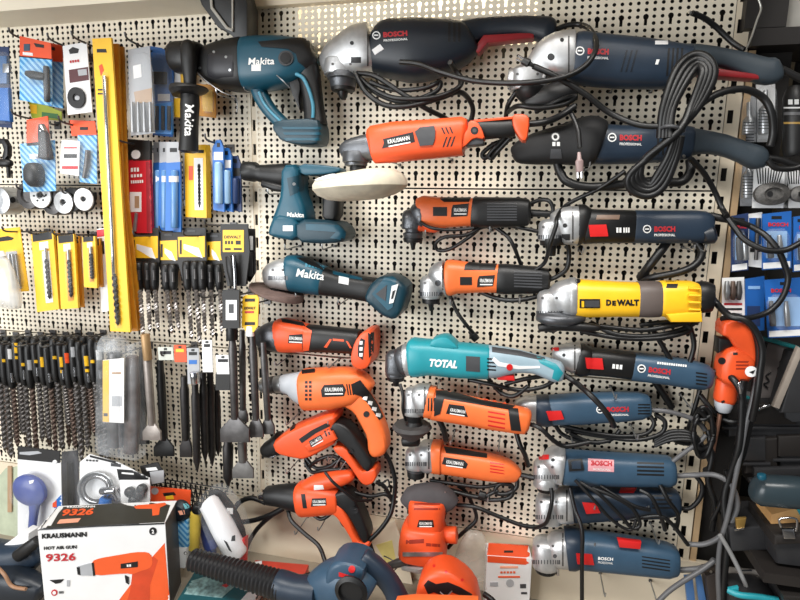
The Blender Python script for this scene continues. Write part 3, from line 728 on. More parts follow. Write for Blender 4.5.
t.tube('cord', CORD, [(400, 384, .06), (403, 396, .07), (403, 410, .07), (406, 420, .05)], .0032)
t.tube('cord', CORD, [(488, 378, .03), (500, 392, .03), (514, 396, .04), (528, 386, .04)], .004)

# --- orange sander with delta plate
t = T('multi_tool', 'orange straight multi tool with a dark round sanding plate at its head', 'multi tool', 465, 408, 0.048, dz=0.05)
t.loft('gear_head', ALU, [(413, 399, 9), (418, 398, 14), (428, 400, 16)], .048, .9, 3, r=1, per=2)
dome(t, 414, 10, 387, 414, .048); neckplate(t, 424, 387, 414, .048)
t.loft('collar', ORANGE_LIT, [(426, 401, 15.5), (435, 402.5, 15.5)], .048, .9, 3, r=1)
t.loft('motor_housing', ORANGE_LIT, [(433, 404, 15), (455, 408, 14.5), (490, 415, 14), (516, 419.5, 13.5), (526, 421, 13), (530, 422, 10)], .048, .88, 3, r=1.5)
t.patch('top_grip', BLACKINK, [(436, 391), (450, 391), (480, 400), (515, 406), (510, 410), (470, 403), (444, 399), (440, 414), (434, 416)], .0016)
t.patch('black_band', BLACKINK, [(508, 408), (518, 409), (521, 431), (511, 430)], .0014)
klabel(t, [(449, 404), (464, 406), (468, 417), (446, 413.5)], 450.5, 409.5, 15, 3.5, 9)
slots(t, RED, [[(488, 411 + i * 4.5), (505, 414 + i * 4.5), (505, 415.4 + i * 4.5), (488, 412.4 + i * 4.5)] for i in range(4)])
slots(t, BLACKINK, [[(428 + i * 3, 398), (429.4 + i * 3, 398), (429 + i * 3, 411), (427.6 + i * 3, 411)] for i in range(3)])
for q in (486, 495, 505): t.ring('rivet', ORANGE, q, 398.5 + (q - 486) * .15, 2, .003)
spindle(t, [(414, 413, 9), (414, 416, 8), (414, 421, 7), (414, 425, 9)], .05)
t.loft('sanding_plate', mat('dark_grit', (64, 62, 62), .7, 0, .15, 60, .5), [(412, 424, 17), (412, 427, 19.5), (412, 430, 17), (412, 436, 10), (412, 440, 5)], .05, 1.0, 2.0, n=28)
c = t.tube('cord', CORD, [(529, 424, .048), (540, 428, .06), (553, 440, .06), (565, 446, .05), (590, 442, .05)], .0042)
t.tube('cord', CORD, [(516, 432, .02), (520, 445, .03), (525, 455, .03), (528, 466, .02)], .0045)
t.tube('cord', CORD, [(436, 415, .05), (443, 428, .05), (446, 440, .04)], .0055)

# --- orange long-tailed grinder
t = T('angle_grinder', 'orange grinder with a tapered one-piece tail and silver head, above the orange sander', 'grinder', 465, 462, 0.046)
t.loft('gear_head', ALU, [(415, 457, 7), (420, 456, 12), (425, 456, 15), (434, 456, 15)], .046, .95, 3, r=1, per=2)
dome(t, 416, 10.5, 447, 467, .046); neckplate(t, 428, 443, 469, .046)
t.loft('collar', ORANGE_LIT, [(432, 456, 15.5), (442, 457, 16)], .046, .9, 3, r=1)
t.loft('motor_housing', ORANGE_LIT, [(440, 459, 13.5), (465, 463, 13.5), (490, 467, 13.5), (505, 470, 12), (514, 474, 9), (519, 477, 6)], .046, .88, 2.8, r=1.5, per=2)
t.patch('top_grip', BLACKINK, [(444, 447), (458, 449), (487, 454), (487, 458), (470, 456), (446, 453)], .0016)
klabel(t, [(444, 457), (464, 460), (468, 464), (466, 468.5), (442, 464)], 446.5, 461.5, 17, 3.4, 8)
slots(t, RED, [[(490, 462 + i * 3), (503, 464 + i * 3), (505, 465.2 + i * 3), (490, 463.2 + i * 3)] for i in range(4)])
spindle(t, [(416, 464, 9), (416, 470, 9.5)], .046, ALUD, 'flange'); spindle(t, [(416, 469, 9), (416, 476, 8.5), (416, 478, 4)], .046)
t.loft('side_knob', BLACK, [(402, 441, 5), (412, 441, 5.5), (420, 442, 4)], .07, 1, 2.4, r=2)
c = t.tube('cord', CORD, [(517, 478, .046), (516, 488, .05), (505, 494, .05), (495, 492, .05), (500, 484, .05), (512, 486, .05), (510, 497, .05), (490, 500, .045), (470, 495, .04), (440, 487, .04)], .0042)
t.tube('cord', CORD, [(430, 485, .04), (455, 492, .05), (480, 497, .05), (498, 490, .05)], .0042)
t.tube('cord', CORD, [(430, 480, .04), (450, 483, .05), (480, 487, .05), (500, 484, .05)], .0036)
t.tube('cord', CORD, [(518, 474, .046), (535, 478, .06), (552, 478, .06)], .005)
t.tube('cord', CORD, [(458, 486, .03), (466, 492, .03), (474, 508, .03), (476, 520, .03), (466, 530, .04), (455, 540, .04), (448, 548, .04)], .0038)
plug(t, c, 490, 498, 200, .05, 12, pins=False)
t.tube('cord', CORD, [(457, 505, .04), (475, 507, .05), (500, 517, .05), (525, 526, .05), (548, 527, .04)], .004)

# --- slate blue grinders, right column
t = T('angle_grinder', 'slate blue grinder with red switch on a black front, just below the yellow grinder', 'grinder', 640, 368, 0.05)
t.loft('gear_head', ALU, [(552, 354, 6), (560, 355, 11), (570, 357, 15), (579, 358, 16)], .05, .9, 3, r=1, per=2)
neckplate(t, 574, 345, 372, .05); t.ring('screw', BLACKINK, 564, 355, 1.8); t.rect('lock_button', RED, 552, 348, 559, 351, off=.002)
t.loft('collar', BLACK, [(576, 359, 16), (582, 360, 17), (590, 361, 15)], .05, .9, 3, r=1)
t.loft('front_housing', BLACK, [(584, 360.5, 14.5), (610, 363, 14.3), (634, 366, 14.5)], .05, .9, 3, r=1)
t.loft('motor_housing', BLUEG, [(631, 366, 14.8), (665, 370, 15.3), (690, 374, 15.5), (705, 377, 14), (712, 378, 10)], .05, .9, 3, r=1.5)
t.patch('slide_switch', RED, [(585, 357.5), (602, 358.5), (603.5, 369), (586.5, 368)], .004)
t.marks(3, WHITE, 612, 366, 4.4, 11, 6, bold=.04)
bosch(t, 641.5, 368.5, 5.6, 22, 7)
t.marks(13, WHITE, 657, 363, 2, 30, 6)
slots(t, BLACKINK, [[(696, 372 + i * 3.6), (707, 373.5 + i * 3.6), (707, 375 + i * 3.6), (696, 373.5 + i * 3.6)] for i in range(4)])
c = t.tube('cord', CORD, [(711, 373, .05), (720, 372, .055), (732, 378, .09), (740, 390, .1), (743, 405, .1), (742, 425, .09), (738, 445, .08)], .0055)
t.tube('cord', CORD, [(700, 390, .03), (694, 410, .03), (688, 430, .02)], .004)
t.tube('cord', CORD, [(655, 382, .02), (664, 395, .02), (672, 408, .02)], .006)

t = T('angle_grinder', 'slate blue grinder with no front band, hanging behind the long teal handle', 'grinder', 595, 408, 0.045)
t.loft('gear_head', ALU, [(516, 410, 8), (526, 408, 12), (540, 409, 13)], .045, .9, 3, r=1, per=2)
t.loft('collar', NAVY, [(536, 410, 15), (546, 410.5, 16), (552, 410.5, 15)], .045, .9, 3, r=1)
t.loft('motor_housing', BLUEG, [(549, 410, 15), (580, 408.5, 16), (620, 406.5, 15.5), (640, 405.5, 14.5), (650, 405, 11)], .045, .9, 3, r=1.5)
t.patch('slide_switch', RED, [(546, 411), (561, 410.5), (564, 418.5), (549, 420)], .004)
bosch(t, 600, 409.5, 5.2, 22, -1)
slots(t, BLACKINK, [[(638, 404 + i * 3), (650, 404 + i * 3), (650, 405.3 + i * 3), (638, 405.3 + i * 3)] for i in range(4)])
c = t.tube('cord', mat('grey_cord', (92, 92, 94), .4), [(650, 410, .045), (665, 411, .05), (682, 415, .05), (697, 421, .05), (705, 430, .05)], .0042)
for q in ([(560, 425, .03), (590, 432, .04), (620, 436, .045), (645, 434, .045), (654, 424, .045), (650, 416, .04)], [(565, 430, .03), (600, 436, .04), (635, 440, .045), (660, 434, .045), (665, 422, .045), (655, 414, .04)], [(570, 433, .04), (590, 442, .04), (610, 440, .04), (620, 430, .04)], [(555, 424, .03), (562, 434, .03), (580, 441, .035), (600, 443, .035)], [(665, 434, .03), (678, 442, .03), (690, 444, .03)]):
    t.tube('cord', CORD, q, .004)

t = T('angle_grinder', 'slate blue grinder with a red and white sticker, uppermost of the three stacked low', 'grinder', 620, 468, 0.052)
t.loft('gear_head', ALU, [(545, 468, 9), (550, 466, 14), (555, 464.5, 18), (562, 465, 19)], .052, .95, 3, r=1, per=2)
dome(t, 546, 13, 459, 480, .052); t.ring('screw', BLACKINK, 553, 460, 1.8)
t.loft('collar', ALU, [(557, 464, 19), (563, 465, 19)], .052, .92, 3, r=1)
t.loft('motor_housing', BLUEG, [(561, 467, 17), (570, 467, 17.5), (600, 468.5, 17), (640, 470, 16.5), (668, 471, 16), (675, 471, 13)], .052, .9, 3, r=2)
t.patch('switch', BLACKINK, [(568, 460), (582, 459), (584, 470), (569, 471)], .003); t.patch('rocker', NAVY, [(571, 462), (580, 461), (581, 468), (572, 468)], .005)
t.patch('sticker', mat('pink_sticker', (214, 150, 156), .4), [(588, 458.5), (614, 460), (614, 472), (588, 471)], .0006); t.text('BOSCH', REDINK, 591, 463, 5, 21, 2, bold=.05); t.text('PROFESSIONAL', WHITE, 593, 469, 2.4, 18, 2)
slots(t, BLACKINK, [[(637, 462 + i * 3.8), (664, 462.8 + i * 3.8), (664, 464.6 + i * 3.8), (637, 463.8 + i * 3.8)] for i in range(4)])
t.rect('red_switch', RED, 539, 455, 549, 459.5, off=.002)
spindle(t, [(546, 476, 12), (546, 480, 12.5), (546, 485, 13)], .055, ALU, 'flange'); spindle(t, [(546, 484, 10), (546, 490, 9)], .055)
c = t.tube('cord', mat('grey_cord', (92, 92, 94)), [(675, 476, .052), (695, 475, .06), (715, 475, .08), (730, 484, .09), (737, 500, .09), (735, 515, .09), (722, 535, .09), (705, 544, .08), (688, 544, .07)], .0046)
t.tube('cord', mat('grey_cord', (92, 92, 94)), [(672, 462, .06), (685, 452, .06), (698, 443, .06), (706, 435, .06)], .004)
t.tube('cord', CORD, [(580, 482, .09), (600, 495, .1), (620, 515, .1), (632, 528, .1), (640, 524, .1), (632, 508, .1), (612, 496, .1), (592, 488, .095)], .0034)
t.tube('cord', CORD, [(575, 480, .09), (592, 498, .1), (612, 520, .1), (630, 530, .1), (636, 520, .1)], .003)
for i in range(4): t.tube('cord', CORD, [(655, 446 - i * 2, .04), (672, 440 - i * 3, .05), (695, 441 - i * 2, .06), (708, 452 + i * 2, .06), (712, 464 + i * 3, .06), (704, 470 + i * 2, .05)], .0034)

t = T('angle_grinder', 'dark slate grinder half hidden behind looped cords, middle of the three stacked low', 'grinder', 625, 505, 0.040)
t.loft('gear_head', ALU, [(548, 506, 10), (554, 505, 14), (560, 505, 17), (572, 505, 17)], .045, .95, 3, r=1, per=2)
dome(t, 549, 14, 494, 520, .045); neckplate(t, 566, 490, 521, .045)
t.loft('motor_housing', NAVY, [(570, 504, 17.5), (580, 504, 18), (620, 503, 16.5), (660, 502, 16.5), (676, 502, 14), (680, 502, 11)], .04, .85, 3, r=2)
t.patch('slide_switch', RED, [(582, 502), (596, 503), (600, 512), (586, 513)], .004); t.patch('sticker', RED, [(621, 488), (637, 488), (634, 493), (619, 493)], .0012)
t.patch('sticker', WCARD, [(623, 503), (634, 506), (631, 509)], .0012)
slots(t, BLACKINK, [[(652, 495 + i * 4), (672, 495 + i * 4), (672, 496.6 + i * 4), (652, 496.6 + i * 4)] for i in range(4)])
c = t.tube('cord', CORD, [(678, 508, .04), (690, 508, .05), (700, 498, .055), (702, 485, .055), (694, 474, .05)], .004)
for q in ([(570, 488, .07), (575, 510, .09), (582, 530, .11), (582, 560, .115), (582, 605, .11)], [(640, 490, .08), (652, 498, .09), (662, 520, .09), (665, 530, .08)], [(660, 485, .08), (668, 500, .09), (678, 515, .08), (676, 530, .07)], [(630, 520, .08), (655, 516, .09), (670, 522, .09), (688, 545, .08)], [(600, 486, .08), (632, 505, .095), (650, 510, .09)]):
    t.tube('cord', CORD, q, .0036)
t.tube('cord', CORD, [(551, 488, .08), (552, 500, .09), (549, 515, .09), (545, 524, .08), (535, 528, .06)], .0036)

t = T('angle_grinder', 'slate blue grinder with two red switches, lowest of the three stacked low', 'grinder', 620, 552, 0.055); LOWG = t
t.loft('gear_head', ALU, [(545, 549, 10), (551, 549, 14), (557, 549, 17), (570, 549, 18)], .055, .95, 3, r=1, per=2)
dome(t, 546, 14, 538, 565, .055); neckplate(t, 562, 533, 566, .055)
t.loft('collar', NAVY, [(566, 548, 20), (574, 548, 20.5), (580, 549, 19)], .055, .92, 3, r=1)
t.loft('motor_housing', BLUEG, [(576, 549, 18.5), (600, 551, 19), (640, 556, 18.5), (668, 560, 17.5), (678, 561, 14)], .055, .9, 3, r=2)
t.patch('slide_switch', RED, [(576, 553), (592, 554), (594, 564), (577, 563)], .004)
t.poly('lock_switch', RED, [(617, 538), (641, 541), (640, 548), (619, 546)], .086, .012, .002)
t.text('BOSCH', WHITE, 598, 558, 3.2, 15, 4, bold=.03); t.text('PROFESSIONAL', WHITE, 598, 562, 2.2, 15, 4)
slots(t, BLACKINK, [[(642, 556 + i * 3.4), (670, 560 + i * 3.4), (670, 561.2 + i * 3.4), (642, 557.2 + i * 3.4)] for i in range(4)])
spindle(t, [(546, 562, 13), (546, 566, 13)], .055, ALU, 'flange'); spindle(t, [(546, 565, 12), (546, 570, 11), (546, 572, 4)], .055)
t.ring('screw', ALUD, 555, 556, 2); t.loft('lock_pin', CHROME, [(558, 560, 1.5), (558, 575, 1.5)], .075, 1, 2)
c = t.tube('cord', mat('grey_cord', (92, 92, 94)), [(677, 570, .055), (695, 569, .06), (707, 566, .07), (714, 560, .08)], .005)
t.tube('cord', mat('grey_cord', (92, 92, 94)), [(714, 561, .08), (700, 571, .09), (682, 582, .1), (668, 592, .1), (655, 605, .1)], .0044)
# --- teal rotary hammer, top left, with long black side handle
TEALD = mat('dark_teal_plastic', (14, 52, 66), .42, 0, .08, 30, .15)
t = T('rotary_hammer', 'teal rotary hammer with a D-shaped handle and black side handle, under the bracket', 'rotary hammer', 262, 85, 0.06)
t.loft('gear_nose', BLACK, [(200, 62, 9), (206, 63, 14), (216, 65, 18.5), (232, 66, 22), (248, 65, 23.5)], .06, .8, 3, r=2, per=2)
t.loft('nose_cap', mat('dull_graphite', (48, 48, 52), .45, .2, .1, 40), [(212, 66, 12), (222, 67, 14), (240, 67, 15)], .078, .8, 2.6, r=2)
t.loft('motor_housing', TEAL, [(246, 65, 23), (260, 64.5, 23.5), (285, 62, 22), (300, 58, 18), (310, 54, 14), (314, 52, 10)], .06, .8, 3, r=2, per=2)
t.patch('top_cover', BLACKINK, [(258, 42), (300, 38), (316, 42), (318, 52), (316, 64), (306, 68), (298, 62), (296, 54), (288, 49), (262, 47)], .0018)
t.loft('handle_strut', TEAL, [(256, 82, 7), (262, 98, 7), (272, 113, 6.5), (286, 127, 6.5)], .06, .9, 2.6, r=1, per=3)
t.loft('rear_grip', BLACK, [(305, 62, 12), (309, 75, 10.5), (312, 92, 9.5), (314, 108, 9.5), (316, 126, 11)], .06, .85, 2.6, r=1, per=3)
t.tube('grip_inlay', mat('pale_teal_plastic', (70, 140, 165), .4), [(296, 74, .083), (303, 78, .085), (309, 90, .083), (313, 105, .081), (313, 118, .082)], .004, solid=False)
t.tube('strut_inlay', mat('pale_teal_plastic', (70, 140, 165)), [(259, 92, .077), (264, 103, .076), (272, 113, .075), (284, 124, .074)], .0035)
t.poly('battery_mount', TEALD, [(280, 122), (322, 120), (325, 130), (325, 140), (322, 146), (300, 146), (286, 142), (282, 136), (278, 131)], .06, .065, .006, 1)
for i in range(3): t.patch('mount_rib', TEAL, [(282 + i, 127 + i * 5.5), (320, 127 + i * 5.5), (321, 129.5 + i * 5.5), (284 + i, 129.5 + i * 5.5)], .002, d=.09)
t.poly('trigger', BLACK, [(291, 79), (299, 74), (303, 88), (301, 100), (303, 113), (299, 104), (294, 94)], .06, .03, .004, 1)
t.ring('mode_dial', GREYP, 286, 58.5, 7.5, .003, 16); t.ring('mode_dial', BLACKINK, 286, 58.5, 5.5, .0045, 14)
t.text('Makita', WHITE, 248.5, 61.5, 7, 26, -1, bold=.02, shear=.1)
t.rect('sticker_or_reflection', WCARD, 251.5, 64.5, 261, 71)
for q in ((214, 52), (226, 57), (230, 70), (200, 68)): t.ring('screw', STEEL, *q, 1.3)
t.loft('handle_clamp', BLACK, [(171, 59, 10), (177, 58, 13), (192, 58, 14), (202, 59, 13)], .075, 1.0, 2.6, r=3)
t.loft('clamp_post', BLACK, [(187, 40, 3.5), (188, 46, 6.5), (189, 60, 7), (190, 78, 5.5), (190, 88, 5)], .1, .9, 2.4, r=1.5)
h = t.loft('side_handle', BLACK, [(189, 86, 16), (189, 90, 17), (189.5, 93.5, 15), (190, 95, 8), (190, 104, 8.3), (189.5, 120, 7.8), (189, 140, 8), (188.5, 151, 8.5), (188.5, 153, 6)], .1, .95, 2.1, r=1)
t.text('Makita', WHITE, 189.5, 104, 8.5, 32, 91, bold=.02, shear=.1, under=h)
t.tube('wire_clip', STEEL, [(197, 72, .09), (205, 80, .1), (222, 92, .1), (236, 98, .08), (237, 112, .07)], .0012)
t.tube('wire_clip', STEEL, [(273, 72, .09), (282, 80, .1), (290, 88, .09)], .0012)

# --- teal cordless hammer, compact
t = T('rotary_hammer', 'compact teal cordless hammer with a black chuck, below the larger hammer', 'rotary hammer', 300, 205, 0.055)
t.loft('chuck', BLACK, [(242, 171, 6), (245, 171, 8.5), (255, 172, 9), (258, 173, 7.5), (264, 174, 8.5), (275, 175, 10), (290, 176, 12)], .055, .95, 2.2, r=2)
t.poly('motor_housing', TEAL, [(287, 166), (304, 165), (304, 192), (309, 205), (312, 219), (305, 223), (276, 222), (282, 208), (286, 194)], .055, .07, .012, 1, 3)
t.poly('battery_shoe', TEAL, [(281, 214), (304, 218), (304, 241), (276, 236), (275, 230)], .057, .08, .01, 1, 3)
t.poly('battery', TEALD, [(302, 219), (340, 220), (350, 228), (352, 236), (345, 242), (325, 243), (303, 241)], .057, .085, .01, 1, 3)
t.patch('battery_inlay', TEAL, [(306, 224), (338, 225), (346, 232), (344, 240), (330, 238), (336, 232), (306, 230)], .0012, d=.1)
t.poly('top_arm', TEAL, [(302, 164), (330, 166), (343, 168), (344, 172), (330, 175), (303, 176)], .055, .045, .008, 1)
t.poly('grip', BLACK, [(324, 172), (340, 172), (343, 190), (341, 222), (324, 221), (325, 200)], .055, .045, .012, 1, 3)
t.text('Makita', WHITE, 287, 214.5, 4.5, 17, 2, bold=.02, shear=.1)
t.rect('sticker_or_reflection', WCARD, 283, 225.5, 293, 231); t.ring('screw', STEEL, 294, 184, 1.6)
t.patch('air_inlet', TEALD, [(287, 178), (303, 174), (304, 190), (290, 196)], .0008)
t.loft('suction_tube', BLACK, [(262, 183, 3), (275, 187, 4), (290, 190, 3)], .07, 1, 2.4, r=1)

# --- teal cordless grinder with disc
t = T('angle_grinder', 'teal cordless grinder with fitted disc and slanted battery', 'grinder', 335, 280, 0.05)
t.frame(266, 268, 412, 298)
t.loft('gear_head', ALU, [(1, 8, 7), (8, 6, 12), (18, 2.5, 14.5), (27, 1, 15.5)], .05, .95, 3, r=1, per=2)
t.loft('motor_housing', TEAL, [(25, 0, 16.5), (30, -1, 17.5), (42, 0, 16), (60, 1, 14)], .05, .9, 2.8, r=1.5, per=2)
t.loft('barrel', BLACK, [(57, 1, 14), (70, 1.5, 12.5), (90, 1, 11.5), (112, 0, 12.5)], .05, .9, 2.6, r=1, per=2)
t.patch('top_switch', BLACKINK, [(28, -16), (40, -18), (52, -13), (58, -9), (40, -12)], .0018)
t.poly('battery', TEALD, [(106, 8), (108, -6), (116, -17), (126, -20), (138, -17), (146, -11), (145, 12), (139, 22), (126, 20), (116, 14)], .052, .085, .012, 1, 3)
t.patch('battery_panel', TEAL, [(109, 4), (118, -14), (126, -17), (130, -15), (132, 13), (128, 17)], .0015, d=.1)
t.patch('battery_mark', GREYP, [(113, 3), (122, -8), (124, 8)], .003, d=.1); t.patch('battery_mark', WCARD, [(127, -8), (133, -11), (132, 8), (128, 10)], .003, d=.1); t.patch('battery_mark', BLACKINK, [(129, -3), (131.5, -5), (131, 4), (129, 5)], .0042, d=.1)
t.fr = None; dome(t, 278, 9.5, 262, 281, .05)
t.text('Makita', WHITE, 296.5, 272.5, 8, 28, 8, bold=.02, shear=.1); t.marks(6, mat('pale_teal_plastic', (70, 140, 165)), 305, 265, 3.5, 20, 9)
t.patch('inlay', TEAL, [(333, 271), (350, 275), (362, 278), (362, 280), (348, 278), (333, 274)], .001)
t.patch('sticker_or_reflection', WCARD, [(339, 276), (349, 278), (348.5, 285), (338.5, 283)])
spindle(t, [(278, 279, 8), (278, 283, 8.5), (278, 285, 7), (277.5, 292, 6.5)], .055, BLACK, 'flange')
t.loft('grinding_disc', mat('brown_disc', (112, 92, 86), .75, 0, .15, 60, .5), [(277, 290.6, 24), (276.9, 291.4, 25.5), (276.3, 293.4, 25.5), (276.1, 294.2, 24.5)], .064, 1.0, 2.0, n=36)

# --- orange cordless grinder
t = T('angle_grinder', 'orange and black bare cordless grinder with open orange battery foot', 'grinder', 318, 340, 0.045)
t.loft('gear_head', ALUD, [(258, 340, 8), (264, 338, 11), (274, 336, 14), (282, 336, 14.5)], .045, .95, 2.8, r=1, per=2)
t.loft('front_housing', ORANGE, [(278, 335, 15), (285, 335, 16), (300, 337, 14), (308, 338, 13)], .045, .9, 2.8, r=1.5)
t.loft('barrel', BLACK, [(303, 338, 13), (325, 339, 12.5), (350, 341, 12), (360, 342, 12)], .045, .9, 2.6, r=1)
t.patch('front_edge', ORANGE, [(303, 326), (312, 331), (309, 350), (303, 351)], .0014)
for q in ([(324, 347), (330, 339), (332, 339.5), (327, 347.5)], [(333, 338.5), (344, 339.5), (344, 341.5), (333, 340.5)], [(346, 341), (348, 341.5), (352, 348), (350, 348)]): t.patch('inlay', ORANGE, q, .0014)
t.poly('battery_foot', ORANGE, [(355, 352), (359, 338), (366, 329), (375, 327), (377, 335), (376, 356), (372, 364), (364, 366), (356, 362)], .047, .075, .006, 1)
t.patch('contact_recess', BLACKINK, [(368, 333), (374, 332), (373.5, 352), (369, 358)], .0008, d=.09); t.patch('side_recess', BLACKINK, [(358, 346), (361, 338), (365, 340), (363, 360), (358, 356)], .0008, d=.09)
for i in range(3): t.patch('latch_mark', WCARD, [(360 - i * .3, 341 + i * 6), (363, 341 + i * 6), (362.6, 344.5 + i * 6), (359.6, 344.5 + i * 6)], .0018, d=.09)
klabel(t, [(289, 335), (302, 334), (305, 339), (303, 343), (288, 343)], 289.5, 338, 13, 3.4, 3)
t.patch('top_switch', BLACKINK, [(281, 319), (303, 323), (305, 326.5), (282, 322)], .002)
spindle(t, [(267, 345, 9), (267, 350, 8), (267, 351, 3.5), (267, 354, 2.5)], .045)
t.tube('wire', mat('dark_red_wire', (110, 40, 30), .5), [(288, 352, .02), (310, 355, .02), (340, 358, .02), (356, 358, .02)], .0012)

# --- orange impact drill
t = T('drill', 'orange corded drill with silver chuck and curved handle', 'drill', 330, 395, 0.045)
t.loft('chuck', STEEL, [(260, 385.5, 5), (263, 385.5, 7), (270, 385, 7.2), (279, 384, 8.2), (283, 384, 8.5), (284, 384, 7)], .045, 1, 2, r=1)
t.loft('chuck_sleeve', DKSTEEL, [(266, 385.3, 7.5), (276, 384.5, 8)], .045, 1, 2)
t.loft('gear_case', mat('pale_grey_plastic', (178, 182, 188), .45, 0, .06, 30), [(282, 384, 8.5), (290, 384, 10), (298, 386, 14), (306, 388, 16.5)], .045, .9, 2.4, r=1, per=2)
t.loft('motor_housing', ORANGE_LIT, [(303, 389, 17.5), (306, 389, 19), (330, 388, 19.5), (350, 385.5, 18), (364, 381, 13), (368, 377, 9)], .045, .85, 3, r=1.5)
t.poly('handle', ORANGE_LIT, [(340, 396), (356, 384), (366, 390), (374, 402), (382, 415), (388, 432), (390, 445), (385, 453), (375, 455), (370, 449), (369, 434), (362, 421), (356, 410), (346, 404)], .045, .05, .012, 1, 3)
t.patch('grip_pad', BLACKINK, [(352, 384), (360, 380), (368, 390), (377, 404), (383, 417), (379, 420), (368, 404), (361, 396), (354, 394)], .0016, d=.07)
for i, q in enumerate(((363, 396), (368, 401), (372, 407), (376, 413))): t.patch('grip_mark', WCARD, [(q[0], q[1]), (q[0] + 4, q[1] + 1), (q[0] + 3.4, q[1] + 4.6), (q[0] - .4, q[1] + 3)], .0026, d=.07)
t.poly('trigger', BLACK, [(352, 403), (358, 400), (362, 410), (364, 422), (360, 420), (356, 412)], .045, .025, .003, 1)
t.ring('lock_button', BLACKINK, 366.5, 414, 3, .002)
klabel(t, [(324, 385), (343, 384), (346, 390), (344, 396), (322, 397), (321, 390)], 325, 389.5, 18, 4, -1)
slots(t, BLACKINK, [[(305 + j * 4, 381 + i * 4.2), (307.6 + j * 4, 381 + i * 4.2), (307.6 + j * 4, 383.6 + i * 4.2), (305 + j * 4, 383.6 + i * 4.2)] for j in range(2) for i in range(5)])
slots(t, BLACKINK, [[(346 + i * 2.5, 384), (347.2 + i * 2.5, 384), (349 + i * 2.5, 395), (347.8 + i * 2.5, 395)] for i in range(3)])
t.patch('mode_switch', BLACKINK, [(302, 371), (315, 369.5), (315, 372.5), (302, 374)], .003)
c = t.tube('cord', CORD, [(384, 452, .045), (390, 462, .04), (395, 480, .04), (394, 498, .04), (390, 515, .05), (378, 532, .06), (360, 548, .08), (345, 560, .12), (325, 572, .16), (305, 576, .18), (297, 585, .19), (290, 600, .19)], .0046)
t.tube('wire', mat('dark_wire', (60, 50, 40), .5), [(274, 393, .03), (285, 394, .04), (300, 396, .03)], .0016)

# --- orange drywall driver with black arching grip
t = T('screwdriver', 'orange power driver with a black arching grip, under the silver-chuck drill', 'power driver', 320, 445, 0.045)
t.loft('nose_sleeve', BLACK, [(263, 452, 5), (268, 450, 7.5), (276, 446, 9), (283, 442, 11)], .045, .95, 2.4, r=1)
t.tube('nose_bow', STEEL, [(264, 456, .05), (272, 457, .06), (282, 451, .06)], .0016)
t.poly('body', ORANGE, [(277, 438), (290, 428), (312, 418), (336, 409), (341, 414), (336, 424), (340, 436), (336, 441), (310, 455), (296, 453), (281, 449)], .045, .066, .014, 1, 3)
t.poly('grip', BLACK, [(326, 424), (338, 418), (350, 423), (361, 437), (370, 450), (376, 461), (371, 469), (365, 465), (354, 449), (344, 439), (334, 434), (328, 430)], .05, .05, .011, 1, 3)
t.poly('front_panel', ORANGE, [(306, 445), (320, 436), (330, 428), (334, 430), (338, 438), (322, 446), (310, 450)], .072, .02, .003)
t.poly('handle', ORANGE, [(335, 443), (347, 444), (354, 453), (363, 468), (371, 466), (377, 464), (379.5, 471), (376, 479), (369, 482), (363, 479), (354, 465), (346, 455), (339, 450)], .05, .045, .01, 1, 3)
t.ring('lock_button', BLACKINK, 351, 451.5, 3, .002)
t.patch('top_slot', BLACKINK, [(299, 439), (312, 430), (326, 423), (330, 426), (316, 433), (302, 443)], .001, d=.07)
t.patch('selector', BLACKINK, [(290, 427), (296, 424.5), (295, 428), (291, 431)], .003, d=.07)
klabel(t, [(309, 441), (321, 434.5), (323, 438.5), (311, 447)], 311, 443.4, 12, 3, -29, d=.08)
slots(t, BLACKINK, [[(324 + i * 3, 431 - i * 1.5), (325.4 + i * 3, 430.5 - i * 1.5), (327.4 + i * 3, 436 - i * 1.5), (326 + i * 3, 436.6 - i * 1.5)] for i in range(3)])
c = t.tube('cord', CORD, [(376, 482, .045), (384, 486, .04), (389, 494, .035), (396, 503, .03)], .0042)
for q in ([(306, 458, .03), (316, 468, .04), (330, 466, .05), (340, 460, .05), (352, 466, .05), (358, 476, .04)], [(305, 462, .03), (312, 472, .04), (325, 470, .05), (345, 470, .05), (358, 478, .04)], [(308, 468, .03), (318, 460, .05), (332, 456, .05), (345, 462, .05)], [(318, 470, .04), (335, 476, .05), (350, 490, .05), (370, 496, .045), (385, 494, .04), (392, 500, .035)]): t.tube('cord', CORD, q, .004)
for q in ([(334, 468, .06), (342, 455, .06)], [(340, 470, .06), (348, 458, .06)]): t.tube('wire_tie', STEEL, q, .001)
t.tube('hanging_ring', BLACK, [(384, 482, .04), (388, 480, .04), (389, 486, .04), (384, 488, .04), (381, 484, .04), (384, 482, .04)], .0022)

# --- orange drywall screwdriver, lowest
t = T('screwdriver', 'orange drywall screwdriver with a black conical nose and silver tip', 'power driver', 325, 500, 0.055)
t.loft('tip', CHROME, [(258, 497, 2), (261, 496.5, 3.5), (267, 496, 5), (271, 495.5, 7)], .055, 1, 2, r=.5)
t.loft('nose_cone', BLACK, [(266, 495.5, 7.5), (268, 495.5, 8.5), (280, 495.5, 10), (285, 496, 11), (302, 498, 14)], .055, .95, 2.2, r=1)
t.loft('motor_housing', ORANGE, [(299, 498, 14.5), (304, 498, 16), (325, 499, 14), (340, 500, 12)], .055, .9, 2.8, r=1.5)
t.loft('upper_lobe', ORANGE, [(304, 488, 6), (318, 482, 7.5), (338, 478, 7.5), (349, 476, 6), (354, 475, 3.5)], .055, 1.3, 2.4, r=2, per=2)
t.poly('grip', BLACK, [(334, 491), (347, 487), (356, 493), (364, 510), (372, 531), (369, 541), (363, 536), (357, 522), (348, 507), (337, 501)], .055, .045, .012, 1, 3)
